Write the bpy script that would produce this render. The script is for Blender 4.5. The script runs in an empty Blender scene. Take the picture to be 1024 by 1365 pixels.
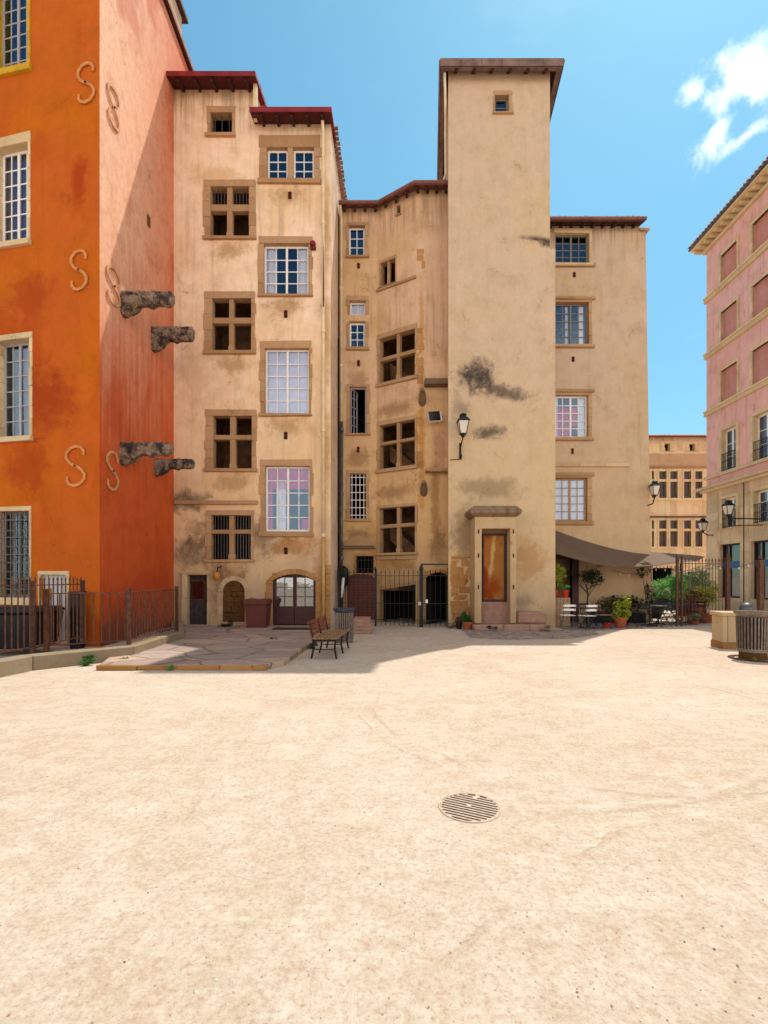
import bpy, bmesh, math, random
from mathutils import Vector, Matrix
R=math.radians
C=bpy.data.collections.new('place'); S=bpy.context.scene; S.collection.children.link(C)
# ---------------------------------------------------------------- camera, sky, sun
FPX=645.0; CX=512.0; HY=770.0; CH=1.75
cam=bpy.data.cameras.new('camera'); co=bpy.data.objects.new('camera',cam); C.objects.link(co); S.camera=co
co.location=(0,0,CH); co.rotation_euler=(R(90),0,0)
cam.sensor_fit='VERTICAL'; cam.sensor_height=36; cam.sensor_width=27; cam.lens=36*FPX/1365
cam.shift_y=(HY-682.5)/1365; cam.clip_end=3000; cam.clip_start=.05
SUN=Vector((.33,.395,1)).normalized()
S.view_settings.view_transform='Standard'; S.view_settings.look='None'; S.view_settings.gamma=1
S.view_settings.exposure=0.80
w=bpy.data.worlds.new('World'); S.world=w; w.use_nodes=True
class NT:
    def __init__(s,tree): s.t=tree; s.n=tree.nodes; s.l=tree.links
    def add(s,ty,**k):
        n=s.n.new(ty)
        for a,b in k.items(): setattr(n,a,b)
        return n
    def put(s,sock,v):
        if v is None: return
        if isinstance(v,bpy.types.NodeSocket): s.l.new(v,sock)
        elif isinstance(v,(tuple,list)) and len(v)==3 and sock.type=='RGBA': sock.default_value=(*v,1)
        else: sock.default_value=v
    def mix(s,f,a,b,mode='MIX'):
        n=s.add('ShaderNodeMix',data_type='RGBA',blend_type=mode); s.put(n.inputs[0],f); s.put(n.inputs[6],a); s.put(n.inputs[7],b); return n.outputs[2]
    def math(s,op,a,b=None,clamp=False):
        n=s.add('ShaderNodeMath',operation=op,use_clamp=clamp); s.put(n.inputs[0],a); s.put(n.inputs[1],b); return n.outputs[0]
    def vm(s,op,a,b=None,out=0):
        n=s.add('ShaderNodeVectorMath',operation=op); s.put(n.inputs[0],a); s.put(n.inputs[1],b); return n.outputs[out]
    def rng(s,v,a,b,c=0.,d=1.):
        n=s.add('ShaderNodeMapRange',clamp=True,interpolation_type='SMOOTHSTEP')
        for i,x in enumerate((v,a,b,c,d)): s.put(n.inputs[i],x)
        return n.outputs[0]
    def map(s,v,scale=(1,1,1),loc=(0,0,0),rot=(0,0,0),ty='POINT'):
        n=s.add('ShaderNodeMapping',vector_type=ty); s.put(n.inputs[0],v); n.inputs[1].default_value=loc; n.inputs[2].default_value=rot; n.inputs[3].default_value=scale; return n.outputs[0]
    def noise(s,v,scale,detail=4,rough=.55,dist=0):
        n=s.add('ShaderNodeTexNoise'); s.put(n.inputs['Vector'],v); n.inputs['Scale'].default_value=scale; n.inputs['Detail'].default_value=detail; n.inputs['Roughness'].default_value=rough; n.inputs['Distortion'].default_value=dist; return n.outputs[0]
    def xyz(s,v):
        n=s.add('ShaderNodeSeparateXYZ'); s.put(n.inputs[0],v); return n.outputs
    def bump(s,h,strength=.3,dist=.02,normal=None):
        n=s.add('ShaderNodeBump'); n.inputs['Strength'].default_value=strength; n.inputs['Distance'].default_value=dist; s.put(n.inputs['Height'],h); s.put(n.inputs['Normal'],normal); return n.outputs[0]
    def pos(s): return s.add('ShaderNodeNewGeometry').outputs['Position']
wt=NT(w.node_tree); bg=w.node_tree.nodes['Background']
sky=wt.add('ShaderNodeTexSky',sky_type='NISHITA',sun_disc=False)
sky.sun_elevation=math.asin(SUN.z); sky.sun_rotation=math.atan2(SUN.x,SUN.y); sky.altitude=200; sky.air_density=1.0; sky.dust_density=.4; sky.ozone_density=1.6
bg.inputs[1].default_value=.15
tc=wt.add('ShaderNodeTexCoord').outputs['Generated']
nrm=wt.vm('NORMALIZE',tc)
def cloud(cx,cy,rx,ry,rot,amp=.9):
    d=Vector(((cx-CX)/FPX,1,(HY-cy)/FPX)).normalized()
    # local tangent frame about the cloud's direction in the sky
    right=Vector((d.y,-d.x,0)).normalized(); up=right.cross(d).normalized()
    a=wt.vm('DOT_PRODUCT',nrm,tuple(right*math.cos(rot)+up*math.sin(rot)),out=1); b=wt.vm('DOT_PRODUCT',nrm,tuple(up*math.cos(rot)-right*math.sin(rot)),out=1)
    f=wt.vm('DOT_PRODUCT',nrm,tuple(d),out=1)
    a=wt.math('DIVIDE',a,rx); b=wt.math('DIVIDE',b,ry)
    r=wt.math('SQRT',wt.math('ADD',wt.math('MULTIPLY',a,a),wt.math('MULTIPLY',b,b)))
    r=wt.math('ADD',r,wt.math('MULTIPLY',wt.math('LESS_THAN',f,0),50))
    return wt.math('SUBTRACT',1.0,r)
cn=wt.noise(wt.map(nrm,scale=(1,1,1)),13,12,.62,.2)
cn2=wt.noise(nrm,7,3,.5)
m1=cloud(982,108,.075,.042,R(36)); m2=cloud(1035,88,.055,.03,R(45)); m3=cloud(962,170,.036,.022,R(20)); m4=cloud(925,122,.035,.016,R(28)); m5=cloud(995,180,.035,.010,R(15))
mm=wt.math('MAXIMUM',wt.math('MAXIMUM',wt.math('MAXIMUM',m1,m2),wt.math('MAXIMUM',m3,m4)),m5)
mm=wt.math('MAXIMUM',mm,-3)
cm=wt.rng(wt.math('ADD',wt.math('MULTIPLY',mm,.30),wt.math('MULTIPLY',wt.math('SUBTRACT',cn,.475),1.5)),.0,.50)
wisp=wt.math('MULTIPLY',wt.rng(wt.noise(wt.map(nrm,scale=(1,1,2.2),rot=(0,.5,0)),2.3,7,.6,.5),.5,.85),.22)
sz=wt.xyz(nrm)
skyc=wt.mix(1.0,sky.outputs[0],wt.mix(wt.rng(sz[2],.0,.75),(.42,.58,.52),(.50,.81,.71)),'MULTIPLY')
# unseen bright cloud added behind the camera and overhead to fill the shaded facades
fill_veil=wt.math('MULTIPLY',wt.rng(sz[1],.05,-.45),wt.rng(wt.math('ADD',sz[2],wt.math('MULTIPLY',wt.math('SUBTRACT',wt.noise(nrm,3,5,.6),.5),.35)),.48,.30))
fill_veil=wt.math('MAXIMUM',fill_veil,wt.math('MULTIPLY',wt.rng(sz[2],.83,.93),.7))
skyc=wt.mix(fill_veil,skyc,(8.8,8.1,7.3))
skyc=wt.mix(wisp,skyc,(6.0,6.5,6.8))
skyc=wt.mix(cm,skyc,(6.6,6.8,6.9))
wt.l.new(skyc,bg.inputs[0])
sl=bpy.data.lights.new('sun','SUN'); sl.energy=2.75; sl.angle=R(.53); sl.color=(1,.97,.88)
so=bpy.data.objects.new('sun',sl); C.objects.link(so); so.rotation_euler=(-SUN).to_track_quat('-Z','Y').to_euler(); so.location=(10,12,40)

# ---------------------------------------------------------------- helpers
rnd=random.Random(7)
def srgb(r,g,b,k=1.0):
    f=lambda c:(c/255/12.92 if c/255<=.04045 else ((c/255+.055)/1.055)**2.4)*k
    return (f(r),f(g),f(b))
M={}
def newmat(name):
    m=bpy.data.materials.new(name); m.use_nodes=True; nt=NT(m.node_tree); p=m.node_tree.nodes['Principled BSDF']; M[name]=m; return m,nt,p
def plain(name,col,rough=.6,metal=0,var=.12,scale=8,bump=.15,spec=.35,bscale=60):
    m,nt,p=newmat(name); v=nt.pos()
    n=nt.noise(v,scale,5,.6); n2=nt.noise(v,bscale,3,.6)
    c=nt.mix(nt.rng(n,.3,.7),tuple(x*(1-var) for x in col),tuple(min(1,x*(1+var)) for x in col))
    nt.put(p.inputs['Base Color'],c); p.inputs['Roughness'].default_value=rough; p.inputs['Metallic'].default_value=metal
    p.inputs['Specular IOR Level'].default_value=spec
    if bump: nt.put(p.inputs['Normal'],nt.bump(nt.math('ADD',n,nt.math('MULTIPLY',n2,.5)),bump,.01))
    return m
def plaster(name,base,warm,dark,isl=0,damph=2.6,streak=.35,warmamt=.5,darkamt=.35,stains=(),damp=.35,bump=.35,sun_pale=None,patch=None,streaktop=None):
    m,nt,p=newmat(name); v=nt.pos()
    big=nt.noise(v,.32,6,.6); mid=nt.noise(nt.map(v,loc=(9,3,5)),1.3,6,.62); fine=nt.noise(v,9,6,.65); grain=nt.noise(v,70,3,.6)
    st=nt.noise(nt.map(v,scale=(3.2,3.2,.16)),1.5,6,.65); st2=nt.noise(nt.map(v,scale=(9,9,.35),loc=(3,1,0)),1.0,5,.6)
    c=nt.mix(nt.math('MULTIPLY',nt.rng(big,.42,.68),warmamt),base,warm)
    c=nt.mix(nt.math('MULTIPLY',nt.rng(mid,.44,.72),.42),c,tuple(x*.66 for x in warm))
    c=nt.mix(nt.math('MULTIPLY',nt.rng(nt.noise(nt.map(v,loc=(2,8,1)),.8,5,.6),.5,.75),.35),c,tuple(min(1,x*1.25) for x in base))
    c=nt.mix(nt.math('MULTIPLY',nt.rng(st,.5,.78),streak),c,dark)
    c=nt.mix(nt.math('MULTIPLY',nt.rng(st2,.55,.8),streak*.6),c,tuple(min(1,x*1.25) for x in base))
    z=nt.xyz(v)[2]
    if name in ('plaster_beige','plaster_turret','plaster_tower','plaster_right'):   # lower storeys keep an older, yellower limewash
        c=nt.mix(nt.math('MULTIPLY',nt.rng(nt.math('ADD',z,nt.math('MULTIPLY',nt.math('SUBTRACT',big,.5),9)),10.5,3.5),.6),c,warm)
    if name.startswith('stone') or name=='kerb_stone':
        ri=nt.add('ShaderNodeNewGeometry').outputs['Random Per Island']; c=nt.mix(nt.rng(ri,.0,1.,.0,.38),c,tuple(x*.55 for x in warm)); c=nt.mix(nt.math('MULTIPLY',nt.rng(nt.math('FRACT',nt.math('MULTIPLY',ri,7.3)),.55,1.),.45),c,tuple(min(1,x*1.25) for x in base))
    if sun_pale:   # streaky weathering plus sunlit paleness put into the paint colour high up: (colour,z0,z1,amount)
        f=nt.math('MULTIPLY',nt.rng(nt.math('ADD',z,nt.math('MULTIPLY',nt.math('SUBTRACT',st,.5),9)),sun_pale[1],sun_pale[2])  ,nt.rng(nt.math('ADD',nt.xyz(v)[1],nt.math('MULTIPLY',nt.math('SUBTRACT',mid,.5),1.2)),20.0,12.0))
        c=nt.mix(nt.math('MULTIPLY',f,sun_pale[3]),c,sun_pale[0])
    if patch:  # large repainted / damp areas (colour, lo, hi, amount, scale)
        f=nt.rng(nt.noise(nt.map(v,loc=(4.4,1.7,2.2),scale=(1,1,.7)),patch[4],5,.55,.6),patch[1],patch[2])
        c=nt.mix(nt.math('MULTIPLY',f,patch[3]),c,patch[0])
    if streaktop: # run-off below the eaves (z of eaves, length)
        f=nt.rng(nt.math('ADD',z,nt.math('MULTIPLY',nt.math('SUBTRACT',st2,.5),3.5)),streaktop[0]-streaktop[1],streaktop[0]+.4)
        c=nt.mix(nt.math('MULTIPLY',nt.math('MULTIPLY',f,nt.rng(st2,.38,.6)),.42),c,dark)
    if damp:   # splashed dirt, ragged
        f=nt.rng(nt.math('ADD',z,nt.math('MULTIPLY',nt.math('SUBTRACT',mid,.5),5)),damph,.2)
        c=nt.mix(nt.math('MULTIPLY',f,damp),c,dark)
    if stains: stn=nt.math('MULTIPLY',nt.math('SUBTRACT',nt.noise(v,2.6,7,.68,.4),.5),2.2)
    for (cc,rad,rot,col,amt) in stains:
        q=nt.vm('LENGTH',nt.map(v,loc=cc,rot=(0,rot,0),scale=(rad[0],3.0,rad[1]),ty='TEXTURE'),out=1)
        q=nt.math('ADD',q,stn)
        c=nt.mix(nt.math('MULTIPLY',nt.rng(q,1.15,.25),amt),c,col)
    c=nt.mix(nt.math('MULTIPLY',nt.rng(nt.noise(nt.map(v,loc=(7,7,1),scale=(1,1,.6)),3.2,7,.7,.3),.46,.62),.16),c,tuple(x*.6 for x in warm))
    c=nt.mix(nt.math('MULTIPLY',nt.rng(fine,.35,.7),.22),c,tuple(x*.72 for x in base))
    c=nt.mix(nt.math('MULTIPLY',nt.rng(grain,.6,.8),.25),c,tuple(x*.55 for x in base))
    vo=nt.add('ShaderNodeTexVoronoi',feature='DISTANCE_TO_EDGE'); nt.put(vo.inputs['Vector'],nt.vm('ADD',v,nt.vm('MULTIPLY',nt.add('ShaderNodeTexNoise').outputs[1],(0.0,0,0)))); vo.inputs['Scale'].default_value=.42
    vv=nt.add('ShaderNodeTexNoise'); nt.put(vv.inputs['Vector'],v); vv.inputs['Scale'].default_value=1.1; vv.inputs['Detail'].default_value=6
    nt.put(vo.inputs['Vector'],nt.vm('ADD',v,nt.vm('MULTIPLY',vv.outputs[1],(2.2,2.2,2.2))))
    crack=nt.math('MULTIPLY',nt.rng(vo.outputs['Distance'],.012,.0),nt.rng(mid,.52,.62))
    c=nt.mix(nt.math('MULTIPLY',crack,.4),c,dark)
    nt.put(p.inputs['Base Color'],c); p.inputs['Roughness'].default_value=.92; p.inputs['Specular IOR Level'].default_value=.15
    h=nt.math('ADD',nt.math('ADD',nt.math('MULTIPLY',mid,1.2),nt.math('MULTIPLY',fine,.35)),nt.math('MULTIPLY',grain,.12))
    nt.put(p.inputs['Normal'],nt.bump(h,bump,.06))
    return m
def blockmat(name,cols,scale,rough=.85,mortar=None,ang=0,flat=False,bumps=.4):
    m,nt,p=newmat(name); v=nt.pos()
    wv=nt.add('ShaderNodeTexNoise'); nt.put(wv.inputs['Vector'],v); wv.inputs['Scale'].default_value=1.6
    vv=nt.vm('ADD',nt.map(v,scale=scale,rot=(0,0,ang)),nt.vm('MULTIPLY',wv.outputs[1],(.25,.25,.25 if not flat else 0)))
    a=nt.add('ShaderNodeTexVoronoi',feature='F1'); nt.put(a.inputs['Vector'],vv); a.inputs['Scale'].default_value=1
    b=nt.add('ShaderNodeTexVoronoi',feature='DISTANCE_TO_EDGE'); nt.put(b.inputs['Vector'],vv); b.inputs['Scale'].default_value=1
    rn=nt.xyz(a.outputs['Color'])
    c=nt.mix(nt.rng(rn[0],.1,.9),cols[0],cols[1]); c=nt.mix(nt.rng(rn[1],.45,.9),c,cols[2])
    n=nt.noise(v,5,6,.65); c=nt.mix(nt.math('MULTIPLY',nt.rng(n,.35,.7),.35),c,tuple(x*.5 for x in cols[0]))
    e=nt.rng(b.outputs['Distance'],.0,.05)
    c=nt.mix(e,mortar or tuple(x*.45 for x in cols[0]),c)
    nt.put(p.inputs['Base Color'],c); p.inputs['Roughness'].default_value=rough; p.inputs['Specular IOR Level'].default_value=.2
    nt.put(p.inputs['Normal'],nt.bump(nt.math('ADD',e,nt.math('MULTIPLY',n,.4)),bumps,.02))
    return m
BE=srgb(216,180,140,.62); BEW=srgb(240,194,134,.88); BD=srgb(110,78,56,.5)
OCH=srgb(200,130,20,.8)
SOOT=srgb(60,52,52,.6)
plaster('plaster_beige',srgb(252,220,190,.97),BEW,BD,streak=.42,warmamt=.62,damp=.5,damph=4.6,darkamt=.4,streaktop=(18.3,1.6),stains=[((-4.9,16.7,3.2),(2.4,.8),0,srgb(120,90,62,.6),.7),((-7.0,16.7,4.4),(1.2,.45),0,SOOT,.8),((-6.6,16.7,2.6),(.9,.6),0,srgb(90,66,50,.6),.7)]+[(((x-512)/645*16.7,16.7,1.75+(770-y)*16.7/645-.3),(.75,.38),0,srgb(190,140,80,.7),.65) for x,y in ((307,322),(309,474),(310,630),(307,752),(381,398),(381,556),(381,716),(386,247))]+[((-5.6,16.7,1.6),(.5,1.4),0,srgb(120,80,60,.62),.6),((-3.0,16.7,2.9),(1.0,.5),0,srgb(200,130,60,.7),.7),((-4.9,16.7,1.2),(.3,1.0),0,srgb(110,76,56,.6),.7),((-2.2,16.7,1.5),(.35,1.4),0,srgb(190,120,56,.7),.7),((-5.9,16.7,15.6),(1.2,.5),0,srgb(220,170,90,.8),.5),((-6.6,16.7,8.8),(.7,2.0),0,srgb(214,164,110,.8),.4)]+[((-1.95,16.7,z_),(.16,1.6),0,srgb(206,150,74,.75),.6) for z_ in (6,10,14)]+[((-3.4,16.7,z_),(.85,.25),0,srgb(170,120,80,.65),.5) for z_ in (12.2,8.6,5.0)])
plaster('plaster_turret',srgb(238,198,164,.80),srgb(230,180,108,.80),BD,streak=.38,warmamt=.6,damp=.5,damph=4.6,streaktop=(16.0,1.8),stains=[((1.4,18,11.2),(.12,1.6),0,OCH,.6),((1.4,18,7.0),(.17,3.6),0,OCH,.75),((.4,18.4,8.2),(.9,.35),0,srgb(150,100,60,.7),.6),((.4,18.4,5.0),(.9,.35),0,srgb(150,100,60,.7),.6),((.5,18.4,2.4),(.9,.5),0,srgb(170,110,50,.7),.7),((-1.0,18.9,9.5),(.5,.4),0,srgb(150,100,60,.7),.5),((-1.0,18.9,6.4),(.5,.5),0,srgb(150,100,60,.7),.6),((-1.0,18.9,3.4),(.6,.4),0,srgb(130,86,50,.7),.7),((2.1,18,6.6),(.35,1.0),0,srgb(190,130,120,.7),.5),((2.0,18,3.0),(.4,.9),0,srgb(120,84,56,.7),.6),((1.9,18,4.5),(.22,2.6),0,srgb(150,110,40,.7),.6),((-.2,18.9,3.0),(.5,1.6),0,srgb(200,120,30,.6),.5)])
plaster('plaster_tower',srgb(230,198,170,.79),srgb(230,196,142,.81),srgb(120,88,66,.6),streak=.12,warmamt=.45,damp=.3,stains=[((3.2,17,8.85),(.85,.72),0,SOOT,.95),((4.1,17,8.3),(1.25,.36),R(14),SOOT,.8),((3.7,17,6.85),(.65,.3),0,SOOT,.85),((2.7,17,7.7),(.4,.5),0,SOOT,.5),((5.35,17,13.65),(.75,.13),R(7),SOOT,.95),((5.72,17,13.5),(.45,.17),R(12),SOOT,.9),((5.0,17,2.4),(.9,.9),0,srgb(205,140,60,.62),.6),((2.9,17,3.2),(.7,1.1),0,srgb(120,85,60,.6),.6),((3.7,17,4.9),(1.3,.5),0,srgb(120,90,66,.6),.5),((4.9,17,.9),(.5,.35),0,srgb(110,100,90,.6),.5)])
plaster('plaster_right',srgb(226,194,168,.78),srgb(224,186,136,.79),BD,streak=.22,warmamt=.5,damp=.3,streaktop=(15.7,1.0),stains=[((7.0,19.2,2.6),(1.0,1.0),0,srgb(140,108,74,.6),.5)])
plaster('paint_orange',srgb(214,102,34,.80),srgb(212,112,4,.85),srgb(160,40,10,.75),streak=.12,warmamt=.9,damp=.12,bump=.2,patch=(srgb(186,64,8,.85),.54,.66,.6,.42),stains=[((-7.76,12.3,11.8),(.3,.9),0,srgb(176,50,6,.85),.8),((-9.2,12.6,9.0),(.8,.8),0,srgb(170,52,12,.8),.6),((-8.9,12.5,6.4),(1.1,1.1),0,srgb(160,44,10,.8),.7),((-9.3,12.6,4.6),(.8,.9),0,srgb(170,50,12,.8),.6)])
plaster('paint_red_orange',srgb(222,98,46,.86),srgb(212,84,28,.86),srgb(150,46,24,.8),streak=.35,warmamt=.5,damp=.35,bump=.25,sun_pale=(srgb(252,212,178,.92),4,13,.80),stains=[((-7.2,13.2,.2),(1,.9),0,srgb(110,84,70,.6),.75)],patch=(srgb(196,66,28,.85),.55,.66,.45,.5))
plaster('paint_pink',srgb(240,184,176,.92),srgb(240,174,152,.92),srgb(150,92,80,.6),streak=.45,warmamt=.9,damp=0,bump=.25)
plaster('paint_pink_panel',srgb(224,156,148,.8),srgb(220,142,120,.8),srgb(140,80,66,.6),streak=.3,warmamt=.8,damp=0,bump=.15)
plaster('stone_far',srgb(254,234,190,1.0),srgb(250,218,158,1.0),srgb(150,100,50,.6),streak=.15,damp=.1,bump=.2)
plaster('plaster_pale',srgb(238,206,178,.85),srgb(214,176,140,.66),srgb(150,110,90,.6),streak=.15,damp=0,bump=.15)
plaster('stone_grey_beige',srgb(236,206,172,.86),srgb(220,182,138,.82),srgb(110,84,66,.6),streak=.35,damp=.3,bump=.3)
plaster('stone_surround',srgb(214,172,132,.74),srgb(208,156,100,.72),srgb(96,70,56,.6),streak=.25,damp=.2,bump=.6)
plaster('stone_ochre',srgb(214,160,104,.72),srgb(210,142,66,.72),srgb(120,80,50,.6),streak=.3,damp=.3,bump=.6)
plaster('stone_cream',srgb(240,212,170,.86),srgb(234,194,140,.84),srgb(140,110,90,.6),streak=.3,damp=.3,bump=.4)
plaster('stone_portal',srgb(230,198,158,.84),srgb(228,184,124,.8),srgb(110,76,52,.6),streak=.3,damp=.35,bump=.5)
plaster('stone_dark',srgb(150,124,108,.66),srgb(170,136,100,.66),srgb(44,34,34,.6),streak=.8,damp=.1,bump=.9)
plaster('kerb_stone',srgb(214,196,168,.62),srgb(196,160,110,.6),srgb(120,96,70,.6),streak=.3,damp=.25,bump=.5)
plaster('rubble',srgb(150,104,58,.55),srgb(120,76,34,.55),srgb(40,30,24,.6),streak=.1,damp=.3,bump=1.0)
plain('iron_dark',srgb(34,24,22,.8),.55,.3,.3,10)
plain('iron_rust',srgb(104,66,48,.75),.6,.25,.35,10)
plain('black_paint',srgb(22,22,28,.8),.45,.2,.2,10)
plain('iron_slot',srgb(58,38,34,.7),.8,0,.4,25)
plain('zinc',srgb(120,116,120,.6),.45,.6,.25,5)
plain('cream_pipe',srgb(244,222,180,.8),.55,0,.12,3)
plain('red_roof',srgb(142,28,38,.8),.55,0,.2,3)
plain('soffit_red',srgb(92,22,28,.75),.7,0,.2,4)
plain('timber_dark',srgb(74,44,34,.7),.8,0,.3,6)
plain('tile',srgb(206,160,136,.75),.85,0,.3,5,.4)
plain('white_paint',srgb(248,242,238,.9),.5,0,.06,6,.05)
plain('grey_paint',srgb(196,186,190,.7),.5,0,.08,6,.05)
plain('teal_grey',srgb(150,140,130,.6),.5,0,.08,6,.05)
plain('yellow_paint',srgb(226,176,20,.7),.7,0,.15,4)
plain('curtain_white',srgb(250,240,240,.95),.9,0,.05,5,0)
plain('curtain_dusk',srgb(150,118,128,.6),.9,0,.2,2,0)
plain('curtain_pink',srgb(216,70,120,.9),.9,0,.1,5,0)
plain('curtain_lilac',srgb(240,226,236,.92),.9,0,.05,3,0)
plain('door_brown',srgb(66,26,24,.9),.5,0,.2,6,.1)
plain('bin_brown',srgb(104,48,40,.8),.6,0,.1,5,.1)
plain('interior_brown',srgb(150,108,74,.6),.95,0,.35,3,.3)
plain('interior_dark',srgb(40,32,30,.5),.95,0,.3,3,0)
plain('terracotta',srgb(190,98,58,.65),.8,0,.15,9,.2)
plain('red_pot',srgb(206,50,18,.8),.5,0,.1,9,.05)
plain('vent_brick',srgb(126,52,34,.7),.9,0,.2,9,.2)
plain('wood_slat',srgb(140,74,46,.7),.6,0,.3,7,.15)
plain('wood_seat',srgb(164,122,84,.7),.6,0,.25,7,.15)
plain('planter_wood',srgb(196,156,122,.62),.8,0,.2,7,.2)
plain('metal_grey',srgb(120,112,108,.6),.4,.5,.2,12)
plain('bin_slat',srgb(140,124,112,.7),.45,.4,.25,14)
plain('bin_slate_blue',srgb(96,98,116,.6),.4,.4,.2,14)
plain('awning_cloth',srgb(128,102,82,.6),.9,0,.08,3,.05)
plain('lamp_glass',srgb(236,222,206,.85),.2,0,.04,6,0)
plain('step_stone',srgb(196,150,128,.6),.85,0,.15,6,.4)
plain('ochre_lamp',srgb(214,140,40,.8),.7,0,.1,6,.1)
plain('bark',srgb(70,52,40,.7),.9,0,.3,10,.5)
plain('blue_sign',srgb(16,84,150,.8),.4,0,.05,6,0)
plain('panel_pale',srgb(216,208,206,.7),.6,0,.08,3,.1)
plain('anchor_paint',srgb(232,150,84,.72),.8,0,.15,6,.2)
plain('anchor_pale',srgb(232,170,120,.72),.8,0,.15,6,.2)
plain('floodlight_dark',srgb(30,28,32,.8),.3,0,.1,6,0)
def leafmat(name,a,b,tr=.3):
    m,nt,p=newmat(name); v=nt.pos(); n=nt.noise(v,9,3,.6); n2=nt.noise(v,2.5,2,.5)
    c=nt.mix(nt.rng(n,.35,.65),a,b); c=nt.mix(nt.math('MULTIPLY',nt.rng(n2,.4,.65),.5),c,tuple(x*.45 for x in a))
    nt.put(p.inputs['Base Color'],c); p.inputs['Roughness'].default_value=.5; p.inputs['Specular IOR Level'].default_value=.3
    t=nt.add('ShaderNodeBsdfTranslucent'); nt.put(t.inputs[0],c); mx=nt.add('ShaderNodeMixShader'); mx.inputs[0].default_value=tr
    out=[x for x in nt.n if x.type=='OUTPUT_MATERIAL'][0]
    nt.l.new(p.outputs[0],mx.inputs[1]); nt.l.new(t.outputs[0],mx.inputs[2]); nt.l.new(mx.outputs[0],out.inputs[0]); return m
leafmat('leaf_yellow',srgb(150,160,40,.8),srgb(196,200,70,.85))
leafmat('leaf_green',srgb(80,160,70,.85),srgb(160,215,120,.9),.4)
leafmat('leaf_pale',srgb(150,180,130,.7),srgb(190,205,150,.75))
leafmat('leaf_dark',srgb(30,48,24,.8),srgb(56,72,34,.8),.1)
leafmat('leaf_bright',srgb(50,120,50,.65),srgb(96,150,66,.65))
leafmat('leaf_red',srgb(130,40,40,.7),srgb(160,60,50,.7))
# glass: half mirror, half see-through, like old panes under a bright sky
def glassmat(name,fac,tint):
    m,nt,p=newmat(name); nt.n.remove(p); out=[x for x in nt.n if x.type=='OUTPUT_MATERIAL'][0]
    g=nt.add('ShaderNodeBsdfGlossy'); g.inputs['Roughness'].default_value=.02; g.inputs['Color'].default_value=(*tint,1)
    v=nt.pos(); nt.put(g.inputs['Normal'],nt.bump(nt.noise(v,2.2,2,.5),.06,.05))
    t=nt.add('ShaderNodeBsdfTransparent'); t.inputs[0].default_value=(.93,.94,.95,1)
    f=nt.add('ShaderNodeFresnel'); f.inputs[0].default_value=1.5
    mx=nt.add('ShaderNodeMixShader'); nt.put(mx.inputs[0],nt.math('ADD',f.outputs[0],fac,True)); nt.l.new(t.outputs[0],mx.inputs[1]); nt.l.new(g.outputs[0],mx.inputs[2]); nt.l.new(mx.outputs[0],out.inputs[0])
glassmat('glass',.10,(.45,.68,.95)); glassmat('glass_shop',.10,(.8,.9,1))

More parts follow.
